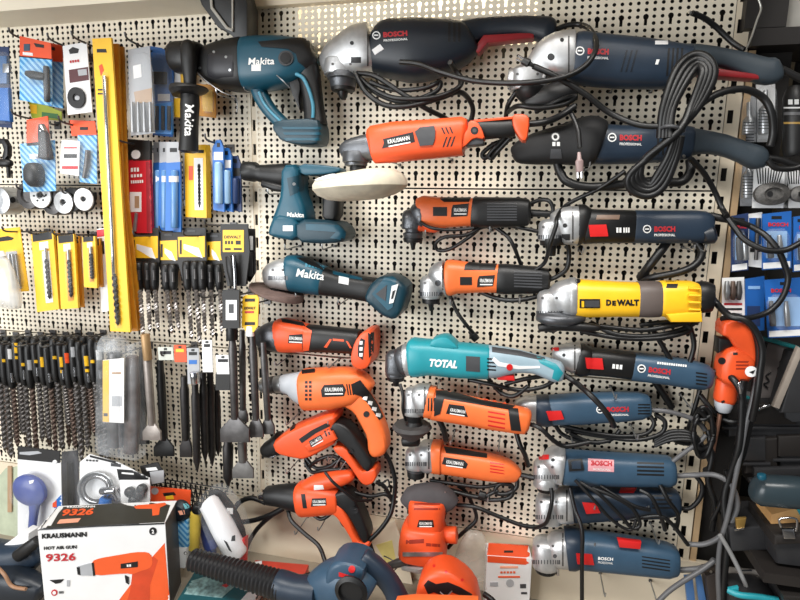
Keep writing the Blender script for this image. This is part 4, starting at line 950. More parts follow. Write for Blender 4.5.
t.poly('handle_front', ORANGE, [(330, 499), (342, 502), (351, 516), (357, 531), (363, 540), (371, 537), (372, 543), (358, 549), (355, 545), (355, 538), (346, 523), (337, 511), (326, 508)], .06, .04, .006, 1, 3)
t.poly('trigger', BLACK, [(338, 512), (346, 516), (348, 526), (343, 524)], .055, .025, .003, 1); t.ring('lock_button', BLACKINK, 354, 510, 4, .003)
klabel(t, [(312, 498.5), (326, 498), (326.5, 505), (311, 506.5)], 313, 501.5, 12.5, 3, -1)
t.patch('sticker_or_reflection', WCARD, [(314, 485), (323, 485), (324, 489), (314, 490)])
t.patch('side_recess', BLACKINK, [(301, 494), (305, 494), (307, 508), (303, 508)], .001)
c = t.tube('cord', CORD, [(370, 544, .055), (374, 555, .06), (378, 566, .07), (390, 566, .08)], .0042)
t.tube('cord', CORD, [(288, 508, .06), (291, 520, .08), (304, 533, .09), (318, 545, .1), (324, 558, .12), (327, 572, .14)], .0042)
t.tube('cord', CORD, [(286, 506, .05), (272, 514, .05), (255, 520, .05), (240, 522, .05), (222, 522, .05)], .0055)
t.tube('cord', CORD, [(283, 509, .05), (270, 517, .05), (258, 528, .05), (250, 540, .05), (246, 550, .06)], .0048)
t.tube('cord', CORD, [(266, 503, .04), (252, 498, .04), (240, 502, .04), (234, 510, .05)], .0055)
t.tube('cord', CORD, [(308, 510, .04), (320, 519, .05), (330, 514, .05), (332, 508, .05)], .004)
t.tube('cord', CORD, [(325, 472, .1), (333, 482, .105), (345, 492, .1), (356, 500, .09), (372, 500, .06)], .003)

# --- orange palm sander
t = T('palm_sander', 'orange palm sander with a soft black rubber top', 'sander', 432, 525, 0.07)
t.loft('rubber_top', mat('soft_grey_rubber', (70, 66, 68), .8, 0, .12, 30, .4), [(409, 505, 9), (413, 501, 13.5), (425, 498, 14), (438, 498, 14), (449, 502, 11), (454, 506, 7)], .07, .9, 2.6, r=3, per=2)
t.loft('upper_body', ORANGE, [(428, 497, 18), (428, 503, 19), (427, 515, 17.5), (426, 526, 18)], .075, .9, 3, r=2)
t.loft('base_body', ORANGE, [(424, 522, 19), (424, 528, 21.5), (423.5, 540, 23), (423, 552, 23), (423, 555, 20)], .075, .95, 3.4, r=2)
t.loft('dust_port', ORANGE, [(442, 534, 7), (452, 535, 8), (457, 535, 8)], .075, 1, 2.2, r=1)
klabel(t, [(419, 520), (433, 520), (434, 527), (417, 527)], 419.5, 523, 12.5, 3)
slots(t, mat('dark_orange', (150, 44, 22), .5), [[(414, 503 + i * 5), (440, 503 + i * 5), (440, 505 + i * 5), (414, 505 + i * 5)] for i in range(2)] + [[(406, 540), (424, 539), (424, 543), (406, 544)], [(426, 543), (440, 544), (440, 547), (426, 546)]])
t.rect('sole_plate', STEEL, 403, 552, 442, 556, off=.002)
t.loft('sole', ALU, [(405, 557, 3), (423, 556.5, 4), (441, 557, 3)], .075, 6, 4, r=.5)
t.loft('clamp_lever', DKSTEEL, [(388, 566, 3), (398, 563, 4), (412, 560, 4)], .11, 1, 2.6, r=1)
t.tube('clamp_wire', DKSTEEL, [(384, 556, .1), (392, 560, .11), (398, 566, .11), (392, 572, .11)], .0014)

# --- orange jigsaw lying low
t = T('jigsaw', 'orange jigsaw with an open handle lying at the shelf, below the palm sander', 'jigsaw', 445, 590, 0.13, dz=0.045)
t.poly('body', ORANGE, [(417, 592), (420, 575), (428, 565), (440, 561), (452, 563), (468, 574), (479, 590), (484, 640), (414, 640)], .13, .07, .014, 1, 3)
t.patch('handle_opening', BLACKINK, [(424, 585), (428, 580), (436, 584), (448, 582), (460, 587), (472, 594), (470, 599), (452, 592), (444, 596), (434, 592), (428, 594)], .001, d=.18)
t.tube('opening_clip', STEEL, [(440, 592, .172), (446, 596, .174), (452, 591, .172)], .0012)
for q in ((434, 566), (446, 572), (462, 580)): t.ring('screw', RED, *q, 1.4)
t.poly('foot', ORANGE_LIT, [(396, 600), (415, 598), (478, 600), (476, 640), (396, 640)], .215, .03, .004)
c = t.tube('cord', CORD, [(484, 594, .14), (492, 600, .15), (500, 610, .15)], .005)

# --- slate blue blower with long black nozzle on the shelf
t = T('leaf_blower', 'slate blue hand blower with a long ribbed black nozzle lying on the shelf', 'blower', 330, 585, 0.17, dz=0.05)
t.fr = None
st = []
for i in range(46):
    f = i / 45; u = 191 + (282 - 191) * f; v = 559 + (586 - 559) * f; st.append((u, v, 8.0 + f * 4 + (1.1 if i % 2 else 0)))
t.loft('nozzle', mat('ribbed_black', (26, 26, 28), .42, 0, .1, 40), st, .17, 1.0, 2.2, r=1, ang=20)
t.loft('nozzle_collar', NAVY, [(276, 583, 12), (285, 586, 12.5), (296, 589, 12), (318, 592, 14)], .17, 1, 2.2, r=1)
t.loft('fan_housing', BLUEG, [(312, 588, 13), (325, 586, 20), (345, 583, 26), (360, 586, 26), (370, 592, 22)], .16, .8, 2.4, r=2, per=2)
t.poly('top_handle', BLUEG, [(329, 576), (333, 558), (340, 552), (350, 551), (362, 554), (371, 560), (366, 574), (345, 577)], .16, .08, .012, 1, 3)
t.loft('rear_handle', NAVY, [(362, 556, 9), (374, 566, 10), (386, 578, 10), (394, 590, 10), (400, 604, 11)], .16, .9, 2.4, r=2, per=2)
t.ring('lock_button', RED, 352, 569, 3.4, .002); t.patch('red_strip', RED, [(339, 572), (351, 576), (351, 579), (339, 576)], .0016)
t.turn('air_intake', BLACK, 352, 590, [(15, .215), (16, .222), (12, .226), (11, .219), (3, .219)], 28)
t.loft('air_box', NAVY, [(322, 598, 10), (335, 604, 14), (350, 608, 14)], .175, .8, 2.4, r=2)

# --- orange drill hanging on the right-hand post
t = T('drill', 'orange drill hanging nose-down on the upright at the board edge', 'drill', 735, 365, 0.06); DRILLR = t
t.poly('handle', ORANGE, [(719, 321), (728, 318), (740, 321), (750, 330), (756, 345), (755, 360), (750, 366), (740, 352), (730, 344), (725, 335), (718, 333)], .06, .05, .012, 1, 3)
t.poly('body', ORANGE, [(722, 348), (732, 344), (745, 350), (753, 358), (751, 372), (742, 382), (733, 386), (716, 379), (717, 362)], .06, .06, .014, 1, 3)
t.loft('gear_case', ORANGE, [(727, 380, 11), (726, 388, 11), (725, 398, 11.5), (724, 402, 10)], .06, .9, 2.4, r=1)
t.loft('chuck_collar', mat('pale_grey_plastic', (178, 182, 188)), [(724, 400, 9.5), (723.5, 406, 9), (723, 412, 6.5)], .06, 1, 2.2, r=1.5)
t.loft('bit', mat('copper_rod', (150, 110, 92), .35, .6), [(720, 414, 2.4), (717, 430, 2.2), (714, 448, 1.8), (712, 464, 1.2)], .06, 1, 2)
t.ring('lock_button', BLACKINK, 722.5, 361, 3.4, .002); t.rect('badge', BLACKINK, 733, 352.5, 737.5, 355)
slots(t, mat('dark_orange', (150, 44, 22)), [[(736, 361 + i * 3.4), (749, 361 + i * 3.4), (748, 362.6 + i * 3.4), (736, 362.6 + i * 3.4)] for i in range(3)])
t.poly('trigger', BLACK, [(716, 336), (728, 338), (732, 344), (722, 348), (716, 352)], .06, .03, .004)
t.patch('lower_seam', BLACKINK, [(721, 401), (724, 400), (725, 402), (722, 403)], .001)
c = t.tube('cord', CORD, [(722, 319, .06), (735, 316, .08), (750, 324, .09), (757, 338, .09), (759, 360, .09), (755, 385, .09), (752, 410, .08), (744, 450, .08), (735, 475, .08)], .0052)
# ------------------------------------------------------------------ packaged accessories on the left bay
def card(t, m, pts, d, th=.002, name='card', k=0): return t.poly(name, m, pts, d, th, 0.0, k)
def blister(t, pts, d, th=.016, m=None): 
    g = len(t.geo); o = t.poly('blister', m or CLEAR, pts, d, th, .004, 1); t.geo = t.geo[:g]; t._b = None
    return o
def hook(label, u, v, d, length=.11, rise=.012, group='wire hooks on the perforated board', m=None, r=.0022, pl=.009):
    """steel wire hook: plate on the board, arm, upturned tip"""
    b = P(u, v, d); b = Vector((b.x, -.001, b.z))
    t = T('peg_hook', label, 'hook', 0, 0, at=b, group=group)
    t.add('plate', *box_geo(b.x - min(.009, pl), b.x + min(.009, pl), -.004, -.0006, b.z - pl, b.z + pl), DKSTEEL, solid=False)
    pts = [Vector((b.x, -.002, b.z)), Vector((b.x, -length * .5, b.z + rise * .3)), Vector((b.x, -length * .93, b.z + rise * .6)), Vector((b.x, -length, b.z + rise * .6 + .012))]
    t.add('arm', *tube_geo(catmull(pts, 4), r, 7), m or DKSTEEL, solid=False)
    return t
def quad(u0, v0, u1, v1, lean=0): return [(u0, v0), (u1, v0), (u1 + lean, v1), (u0 + lean, v1)]
SILV = STEEL
def twist(t, u0, v0, u1, v1, hw, d, turns=6, m=None, name='flute', under=None, rings=26):
    """two-flute twist drill between two points"""
    a = P(u0, v0, d); b = P(u1, v1, d); ax = (b - a); L = ax.length; ax.normalize()
    N = ax.cross(Vector((0, 1, 0))).normalized(); B = ax.cross(N); R_ = hw * mpp(u0, v0, d); V = []; Fc = []
    n = 8
    for i in range(rings + 1):
        f = i / rings; c = a + ax * (L * f); ph = turns * 2 * math.pi * f; s_ = 1.0 if f < .93 else max(.05, (1 - f) / .07)
        for k in range(n):
            an = 2 * math.pi * k / n; rr = R_ * s_ * (1.0 if k % 4 in (0, 1) else .68)
            V.append(c + N * (rr * math.cos(an + ph)) + B * (rr * math.sin(an + ph)))
    for i in range(rings):
        for k in range(n): Fc.append((i * n + k, i * n + (k + 1) % n, (i + 1) * n + (k + 1) % n, (i + 1) * n + k))
    Fc.append(tuple(range(n))[::-1]); Fc.append(tuple(rings * n + k for k in range(n)))
    return t.add(name, V, Fc, m or DKSTEEL, under, 25)
FLUTE = mat('flute_steel', (156, 150, 146), .3, .8, .25, 120)
DFL = mat('dark_flute_steel', (118, 114, 112), .32, .8, .25, 120)
BROWNST = mat('brown_oxide_steel', (98, 82, 74), .4, .6, .25, 90)

# row one
t = T('blister_pack', 'dark blue blister pack with a blue plastic insert', 'blister pack', 3, 90, .1)
card(t, mat('navy_card', (34, 54, 96), .45), [(-14, 46), (9, 47), (12, 128), (-12, 126)], .1)
t.poly('insert', BCARD, [(-10, 88), (10, 88), (12, 122), (-10, 120)], .108, .012, .003); t.poly('bit', SILV, quad(4, 64, 10, 73), .108, .008, .001)
t.poly('insert', mat('mid_blue', (70, 110, 160), .4), quad(-10, 56, 8, 84), .106, .008, .002); blister(t, [(-12, 52), (10, 52), (13, 124), (-12, 124)], .116)
for k, (du, lab) in enumerate(((0, 'blue striped pack with an orange header and black chuck key, in front of its twin'), (11, 'blue striped pack with an orange header, half hidden behind its twin'))):
    d = .12 - k * .03; o = du; e = 2.5 * k
    t = T('blister_pack', lab, 'blister pack', 36 + o, 70, d)
    card(t, OCARD, [(20 + o, 36 + e), (51 + o, 43 + e), (52 + o, 60 + e), (20 + o, 57 + e)], d, name='header')
    card(t, BSTR, [(20 + o, 56 + e), (52 + o, 59 + e), (52 + o, 106 + e), (20 + o, 100 + e)], d)
    t.patch('hang_hole', BLACKINK, [(34 + o, 43 + e), (44 + o, 45 + e), (44 + o, 48 + e), (36 + o, 47 + e)]); t.patch('emblem', BLUEG, quad(24 + o, 44 + e, 30 + o, 51 + e))
    if k == 0:
        t.loft('chuck_key', BLACK, [(26, 73, 2), (32, 75, 3.5), (46, 77, 3)], .13, 1, 2.4, r=1); t.loft('key_stem', GREYP, [(46, 66, 2), (46.5, 80, 2.4), (47, 102, 2)], .128, 1, 2.2, r=.5)
        t.patch('print_strip', WCARD, [(23, 52), (33, 53), (33, 56), (23, 55)])
    blister(t, [(24 + o, 60 + e), (50 + o, 63 + e), (51 + o, 104 + e), (23 + o, 98 + e)], d + .012)
t = T('blister_pack', 'white card with a round black grinding disc hanging on the board', 'blister pack', 78, 78, .11)
card(t, WCARD, [(63, 46), (87, 42), (92.5, 112), (68, 115)], .11); t.patch('hang_hole', BLACKINK, [(69, 50), (73, 47), (79, 49), (78, 53), (70, 54)])
t.patch('print_block', mat('maroon_print', (86, 44, 48), .5), [(69, 70), (88, 67), (89, 80), (70, 83)]); t.patch('print_block', GCARD, [(78, 70), (87, 69), (87.5, 75), (79, 76)], .0014)
t.marks(4, REDINK, 70, 62, 2.5, 10, -8)
t.turn('grinding_disc', BLACK, 77.5, 98, [(8.5, .112), (8.5, .117), (3.2, .117), (3, .1145), (1, .1145)], 22); t.ring('bore', GCARD, 77.5, 98, 2.4)
YPK = [((93, 39), (112, 38), (131, 332), (111, 331), .13, 'front of three'), ((113, 43), (119, 44), (138, 331), (130, 331), .105, 'middle of three'), ((119, 45), (124, 47), (143, 330), (137, 330), .085, 'rear of three')]
for k, (a, b, c_, e, d, wd) in enumerate(YPK):
    t = T('blister_pack', 'tall narrow yellow drill bit pack, ' + wd + ' hanging together', 'blister pack', a[0] + 10, 180, d)
    w0 = (b[0] - 20, b[1]) if k else a; w1 = (c_[0] - 20, c_[1]) if k else e
    mid = [] if k == 0 else [((122, 130), (124, 200)), ((126.5, 130), (128.5, 200))][k - 1]
    card(t, YCARD if k == 0 else mat('amber_card', (206, 138, 34), .5), [w0, b, *mid, c_, w1], d, .005)
    if k == 0:
        t.patch('hang_hole', BLACKINK, [(97, 49), (106, 49), (107, 52.5), (97, 52.5)]); t.rect('print_mark', BLACKINK, 98, 89, 103, 90.5); t.rect('print_mark', BLACKINK, 98, 93, 103, 94.5)
        t.patch('print_mark', OCARD, [(99, 66), (102, 64), (104, 70), (101, 76)])
        t.loft('shank', CHROME, [(104.5, 76, 1.6), (107, 130, 1.6), (112, 230, 1.6), (114, 275, 1.6)], .138, 1, 2, r=.3)
        twist(t, 114, 274, 118, 326, 2.2, .138, 4, BLACK)
        blister(t, [(102, 72), (107, 72), (121, 328), (115, 328)], .139, .014)
hook('black wire hook carrying the tall yellow packs', 103, 52, .06, .15)
hook('black wire hook carrying the white disc card', 73, 51, .06, .13); hook('black wire hook carrying the orange-headed packs', 40, 47, .06, .14)
# chisel sets in clear packs
t = T('blister_pack', 'clear pack of silver chisel bits on a grey card beside the tall yellow packs', 'blister pack', 140, 90, .1)
card(t, GCARD, [(128, 50), (150, 46), (155, 133), (131, 136)], .1); t.patch('price_label', WCARD, [(133, 66), (141, 64), (142, 77), (134, 79)])
t.patch('print_block', mat('tan_print', (170, 140, 110), .5), [(134, 92), (152, 88), (152, 102), (136, 104)])
for x in (132, 138, 144, 150): t.loft('bit', SILV, [(x, 102, 1.2), (x + .5, 118, 1.4), (x + 1, 132, 1.6)], .108, 1, 2.4)
blister(t, [(129, 56), (151, 52), (155, 131), (131, 134)], .112)
t = T('blister_pack', 'clear pack of dark bits on a bright blue tray, beside the black side handle', 'blister pack', 162, 90, .085, dz=-0.04)
card(t, BCARD, [(149, 46), (162, 48), (174, 56), (173, 137), (153, 135)], .085); t.poly('black_block', BLACK, quad(151, 72, 166, 84), .092, .012, .002)
t.poly('tray', mat('sky_blue_plastic', (52, 130, 206), .4), [(153, 104), (173, 102), (173, 135), (154, 134)], .09, .01, .003)
t.patch('print_mark', WCARD, quad(158, 94, 170, 101))
for x in (157, 163, 169): t.loft('bit', GREYP, [(x, 106, 1.5), (x, 130, 1.5)], .097, 1, 2.4)
blister(t, [(150, 52), (170, 56), (174, 134), (153, 133)], .1)
hook('black wire hook carrying the clear chisel packs', 150, 52, .05, .13)
t = T('blister_pack', 'yellow pack with a white window half behind the black side handle', 'blister pack', 176, 80, .04)
card(t, YCARD, [(166, 47), (184, 46), (187, 118), (172, 117)], .04); t.patch('print_mark', BLACKINK, quad(170, 50, 178, 54)); t.patch('print_block', WCARD, [(172, 70), (180, 70), (182, 98), (174, 98)])
t = T('blister_pack', 'small amber pack behind the black side handle, under the hammer nose', 'blister pack', 207, 100, .03)
card(t, mat('amber_card', (206, 138, 34)), [(197, 84), (216, 85), (216, 118), (199, 116)], .03); t.patch('print_block', YCARD, [(202, 90), (213, 90), (213, 112), (203, 111)]); blister(t, [(201, 89), (214, 89), (214, 114), (202, 113)], .036, .008)

# row two
t = T('blister_pack', 'yellow and green pack tucked above the striped blue drill chuck pack', 'blister pack', 45, 112, .06)
card(t, mat('lime_card', (170, 180, 50), .5), [(29, 102), (44, 104), (62, 112), (62, 121), (32, 118)], .06); t.patch('print_block', YCARD, [(30, 104), (37, 105), (37, 114), (31, 113)]); t.patch('print_block', mat('green_print', (60, 120, 60), .5), [(42, 112), (58, 114), (58, 119), (42, 117)])
t = T('hole_saw', 'black curved plastic frame tool beside the drill chuck pack', 'tool', 2, 155, .08)
t.poly('frame', BLACK, [(-8, 138), (6, 139), (10, 146), (10, 156), (6, 161), (4, 158), (6, 150), (4, 144), (-8, 143)], .08, .015, .003); t.loft('stub', BLACK, [(-4, 163, 3), (8, 163, 3.5), (12, 163, 2)], .08, 1, 2.4, r=1); t.loft('stem', BLACK, [(8, 164, 1.6), (9, 178, 1.4)], .08, 1, 2)
t = T('blister_pack', 'blue striped pack holding a black drill chuck with silver jaws', 'blister pack', 38, 155, .1)
card(t, OCARD, [(27, 120), (48, 116), (50, 145), (27, 146)], .1, name='header'); card(t, BSTR, [(20, 144), (55, 140), (56, 191), (24, 192)], .1)
t.loft('chuck', GREYP, [(42, 126, 2.5), (43.5, 134, 4), (45, 146, 4.5), (46, 158, 5.5), (46, 160, 3)], .115, 1, 2.2, r=.8); t.loft('jaw', CHROME, [(41.5, 124, 2.2), (43, 132, 3.6)], .118, 1, 2.2, r=.6)
t.loft('adapter', BLACK, [(33, 163, 5), (34, 170, 7.5), (34.5, 180, 7.5), (35, 187, 4)], .112, .9, 2.6, r=1.5); t.patch('print_mark', WCARD, quad(30, 154, 38, 159))
blister(t, [(27, 122), (50, 120), (54, 188), (26, 188)], .118, .03)
t = T('blister_pack', 'pack with an orange header, white barcode label and blue striped side', 'blister pack', 78, 152, .09)
card(t, OCARD, [(70, 120), (95, 121), (97, 136), (72, 136)], .09, name='header'); card(t, BSTR, [(78, 135), (97, 135), (97, 184), (80, 182)], .09); t.patch('hang_hole', BLACKINK, quad(80, 127, 88, 130))
card(t, WCARD, [(62, 140), (80, 141), (79, 176), (60, 173)], .1, name='label_card'); t.patch('barcode', BLACKINK, quad(64, 154, 77, 158)); t.patch('print_mark', REDINK, quad(62, 166, 78, 169)); t.patch('print_mark', REDINK, quad(64, 147, 77, 148.5))
t.loft('bit', DKSTEEL, [(88, 150, 2), (87, 165, 2.4), (84, 178, 1.6)], .098, 1, 2.2); blister(t, [(62, 138), (96, 138), (96, 182), (60, 176)], .108, .02)
hook('black wire hook carrying the orange-headed label pack', 83, 129, .06, .13); hook('black wire hook carrying the drill chuck pack', 38, 122, .06, .13)
# round cutters
CUPS = [(15, 201, 10.5, STEEL, None, 'bare steel cup wheel in the row of round cutters'), (43, 196, 10.5, DKSTEEL, WCARD, 'round cutter with a white punched face in the row of cutters'), (66, 203, 9.5, DKSTEEL, ALU, 'small dull grey cutter between the two white-faced cutters'), (86, 200, 9.5, BLACK, WCARD, 'round cutter with a white ring face next to the tall yellow pack')]
for x, y, r_, m, fm, lab in CUPS:
    t = T('cup_cutter', lab, 'cutter', x, y, .03, 'row of round cutters')
    t.turn('cup', m, x, y, [(r_ * 1.05, .035), (r_ * 1.05, .075), (r_, .08), (r_ * .55, .083), (r_ * .5, .078)], 26)
    if fm:
        t.turn('face', fm, x - 1.5, y - .5, [(r_ * .98, .084), (r_ * .98, .088), (r_ * .3, .09), (r_ * .25, .086)], 26)
        if fm is WCARD and x < 60:
            for a in range(6): t.ring('punch_hole', GREYP, x - 3 + 6 * math.cos(a), y - 1 + 6 * math.sin(a), 1.0)
    t.ring('bore', BLACKINK, x - 2.5, y - 1, r_ * .28, d=.09)
    hook('dark wire hook running through a round cutter', x + 8, y - 4, .0, .1, .008, 'hooks through the round cutters')
# row three: yellow packs
t = T('blister_pack', 'yellow pack of silver bits behind a crumpled clear bag', 'blister pack', 12, 260, .09)
card(t, YCARD, [(-10, 230), (20, 227), (29, 291), (-4, 294)], .09); t.patch('hang_hole', BLACKINK, [(-4, 238), (8, 236), (14, 238), (12, 240), (-4, 242)])
t.patch('tray', GCARD, [(6, 252), (17, 251), (22, 288), (12, 289)], .001)
for x in (9, 12.5, 16): t.loft('bit', SILV, [(x, 254, 1.1), (x + 4, 287, 1.1)], .097, 1, 2)
blister(t, [(5, 250), (18, 249), (24, 289), (11, 290)], .1)
t = T('plastic_bag', 'crumpled clear plastic bag hanging over a yellow bit pack', 'bag', 6, 285, .11, dz=0.02)
t.loft('bag', clear_plastic('milky_bag', (225, 225, 222), .6), [(2, 256, 5), (2, 266, 9), (4, 280, 12), (6, 296, 14), (6, 306, 13)], .115, .5, 2.2, per=2, r=2); t.loft('knot', mat('milky', (220, 220, 215), .4), [(1, 251, 2), (2, 256, 4), (2, 259, 2)], .115, .8, 2)
YB = [((32, 234), (54, 231), (60, 309), (38, 312), .1, 0, 'wide yellow bit pack with a long white window and dark bit'), ((58, 236), (75, 234), (79, 308), (62, 309), .11, 1, 'yellow bit pack with a plain dark bit window, between two yellow packs'), ((83, 237), (96, 236), (98, 288), (85, 287), .1, 2, 'short yellow bit pack beside the white strip')]
for a, b, c_, e, d, k, lab in YB:
    t = T('blister_pack', lab, 'blister pack', (a[0] + b[0]) / 2, 270, d)
    card(t, YCARD, [a, b, c_, e], d, .006); f = lambda s_, q: (a[0] + (b[0] - a[0]) * s_ + (e[0] - a[0]) * q, a[1] + (b[1] - a[1]) * s_ + (e[1] - a[1]) * q)
    t.patch('header', BLACKINK, [f(.02, 0), f(.98, 0), f(.98, .1), f(.02, .1)])
    t.patch('print_mark', WCARD, [f(.3, .12), f(.7, .12), f(.7, .22), f(.3, .22)])
    t.patch('window', WCARD if k == 0 else mat('amber_card', (206, 138, 34)), [f(.4, .24), f(.72, .24), f(.72, .9), f(.4, .9)])
    p0 = f(.55, .34); p1 = f(.57, .86); twist(t, p0[0], p0[1], p1[0], p1[1], 1.7, d + .008, 4, BLACK)
    p2 = f(.55, .2); t.loft('shank', SILV, [(p2[0], p2[1], 1.2), (p0[0], p0[1], 1.2)], d + .008, 1, 2)
    blister(t, [f(.38, .16), f(.74, .16), f(.74, .92), f(.38, .92)], d + .008, .014)
    # a second identical card just behind
    s2 = T('blister_pack', 'yellow bit pack hanging edge-on behind another yellow bit pack', 'blister pack', (a[0] + b[0]) / 2 + 6, 270, d - .025, 'yellow bit packs behind the front ones')
    card(s2, mat('amber_card', (206, 138, 34)), [(a[0] + 7, a[1] + 2), (b[0] + 5, b[1] + 2), (c_[0] + 5, c_[1] - 1), (e[0] + 7, e[1] - 1)], d - .025, .006); s2.patch('header', BLACKINK, [(a[0] + 7, a[1] + 2), (b[0] + 5, b[1] + 2), (b[0] + 5.5, b[1] + 9), (a[0] + 7.5, a[1] + 9)])
    hook('dark wire hook above a yellow bit pack', (a[0] + b[0]) / 2 + 5, a[1] - 2, .0, .13, .01, 'hooks above the yellow bit packs')
t = T('blister_pack', 'narrow white strip pack with a red top beside the tall yellow pack', 'blister pack', 103, 270, .07)
card(t, WCARD, [(97, 229), (105, 228), (109, 311), (102, 312)], .07); t.patch('header', RCARD, [(97, 230), (105, 229), (105.5, 236), (97.5, 237)], .001); t.patch('print_mark', BLACKINK, [(99, 241), (104, 241), (104.5, 254), (100, 254)])
# row three: red and blue packs
t = T('blister_pack', 'red pack with a black header and white barcode label', 'blister pack', 140, 186, .1, dz=-0.035)
card(t, RCARD, [(127, 160), (151, 160), (153, 233), (127, 233)], .1, .008); card(t, KCARD, [(128, 139), (151, 141), (151, 161), (127, 161)], .1, .008, 'header'); t.ring('hang_hole', WCARD, 136, 154.5, 4.6)
t.marks(3, WHITE, 131, 170, 4, 9, -3); t.marks(4, WHITE, 131, 176, 3, 12, -3); t.marks(6, WHITE, 131, 182, 3, 13, -3); t.patch('barcode_label', WCARD, quad(130, 192, 141.5, 212)); t.patch('barcode', mat('tan_print', (170, 140, 110)), quad(135, 196, 139.5, 208), .0013)
t.loft('bit', SILV, [(136.5, 213, 1.4), (134.5, 231, 1.8)], .107, 1, 2); t.patch('dark_edge', mat('dark_red_card', (140, 20, 34), .5), [(146, 162), (151, 161), (153, 232), (147, 232)])  # darker red strip along one edge of the card
for k, (x0, x1, d) in enumerate(((166, 181, .11), (159, 169, .09), (153, 162, .075))):
    t = T('blister_pack', ('blue tubular bit pack with a white window, beside the red pack', 'blue bit pack squeezed between two blue packs', 'blue bit pack touching the red pack')[k], 'blister pack', (x0 + x1) / 2, 190, d, dz=-0.035)
    card(t, BCARD, [(x0 + 1, 163), (x1, 162), (x1 + .6, 232), (x0, 232)], d, .006); card(t, GCARD, [(x0 + 1, 142), (x1 - 2, 142), (x1, 163), (x0 + 1, 163)], d, .004, 'header')
    t.loft('tube', mat('clear_blue', (96, 140, 190), .2), [((x0 + x1) / 2 + 1, 170, 3), ((x0 + x1) / 2 + 1, 228, 3)], d + .008, 1, 2.2, r=1)
    t.patch('print_mark', WCARD, [(x0 + 3, 176), (x1 - 2, 176), (x1 - 2, 182), (x0 + 3, 182)]); t.patch('hang_hole', BLACKINK, [(x0 + 4, 148), (x1 - 4, 148), (x1 - 4, 152), (x0 + 4, 152)])
t = T('blister_pack', 'very narrow white and blue pack between blue and yellow packs', 'blister pack', 186, 180, .05)
card(t, WCARD, [(183, 155), (190, 155), (190, 206), (184, 206)], .05); t.patch('print_block', BCARD, quad(184, 176, 190, 200))
t = T('blister_pack', 'yellow pack with one dark bit in a white window, under the side handle', 'blister pack', 198, 182, .09, dz=-0.04)
card(t, YCARD, [(187, 146), (208, 145), (209, 218), (188, 217)], .09, .02); t.patch('window', WCARD, [(194, 158), (203, 158), (203.5, 210), (195, 210)]); twist(t, 199, 164, 199.5, 208, 1.4, .104, 6, BLACK)
t.patch('print_mark', BLACKINK, quad(190, 150, 204, 153)); t.patch('print_mark', OCARD, quad(189, 166, 193, 180))
for k, (x0, x1, y0, d) in enumerate(((213, 224, 140, .09), (221, 232, 148, .075), (229, 241, 156, .06))):
    t = T('blister_pack', ('pale blue bit pack, front one of the three beside the hammer chuck', 'pale blue bit pack, middle one of the three beside the hammer chuck', 'dark navy bit pack, last of the three beside the hammer chuck')[k], 'blister pack', (x0 + x1) / 2, 180, d, dz=-0.02)
    card(t, (BCARD, BCARD, mat('navy_card', (34, 54, 96)))[k], [(x0, y0 + 8), (x0 + 4, y0), (x1 - 3, y0), (x1, y0 + 8), (x1 + 1, 212), (x0 + 1, 210)], d, .006)
    t.loft('tube', mat('clear_pale_blue', (150, 186, 220), .2) if k < 2 else mat('navy_card', (34, 54, 96)), [((x0 + x1) / 2, y0 + 22, 3.4), ((x0 + x1) / 2 + .5, 204, 3.6)], d + .008, 1, 2.2, r=1.5)
    t.patch('header', WCARD if k < 2 else KCARD, [(x0 + 1, y0 + 12), (x1 - 1, y0 + 12), (x1 - 1, y0 + 20), (x0 + 1, y0 + 20)]); t.patch('hang_hole', BLACKINK, [(x0 + 4, y0 + 3), (x1 - 4, y0 + 3), (x1 - 4, y0 + 7), (x0 + 4, y0 + 7)])
hook('black wire hook carrying the red and blue packs', 140, 147, .05, .13); hook('black wire hook carrying the pale blue packs', 220, 146, .05, .11)
# row four: masonry bits in black and yellow sleeves
SDS = [(131, 158, 236, 258, [(139, 142, 335), (147, 149, 332), (154, 157, 330)], .1, 'wide yellow header with three masonry bits beside the tall yellow packs'),
       (159, 178, 240, 260, [(166, 171, 334), (173, 178, 330)], .095, 'yellow header with two masonry bits between two three-bit packs'),
       (178, 205, 236, 257, [(187, 191, 340), (195, 199, 346), (202, 204, 334)], .1, 'yellow header with a white sticker and three masonry bits'),
       (206, 222, 241, 260, [(210, 212, 338), (219, 221, 334)], .085, 'small yellow header with two masonry bits beside the big yellow label')]
for x0, x1, y0, y1, bits, d, lab in SDS:
    t = T('bit_pack', 'black pack, ' + lab, 'bit pack', (x0 + x1) / 2, 285, d, dz=-0.035)
    card(t, KCARD, [(x0 - 1, y0 - 8), (x1 + 1, y0 - 8), (x1 + 2, y1 + 3), (x1 - 2, 280), (x0 + 5, 280), (x0, y1 + 3)], d, .004)
    t.patch('yellow_label', YCARD, [(x0, y0 + 1), (x1, y0), (x1, y1), (x0 + 1, y1)], .001); t.patch('barcode', BLACKINK, quad(x0 + 2, y0 + 4, x0 + 4, y1 - 3), .0014)
    t.patch('sticker', WCARD, [(x0 + 6, y0 + 8), (x1 - 6, y0 + 12), (x1 - 2, y1 + 1), (x1 - 8, y1 - 1), (x0 + 6, y0 + 13)], .0016); t.patch('hang_hole', GREYP, quad((x0 + x1) / 2 - 4, y0 - 6, (x0 + x1) / 2 + 4, y0 - 4))
    for a, b, ye in bits:
        o = t.loft('bit_sleeve', BLACK, [(a - .5, y1 + 4, 3), (a, y1 + 10, 4), (a + .6, 285, 3.6), (a + 1, 292, 2.4)], d + .008, 1, 2.3, r=1)
        t.loft('shank', DKSTEEL, [(a, y1 + 12, 1.4), (a + .4, y1 + 22, 1.4)], d + .016, 1, 2, under=o)
        twist(t, a + 1, 290, b + 1, ye, 2.1, d + .008, 6, FLUTE, under=o)
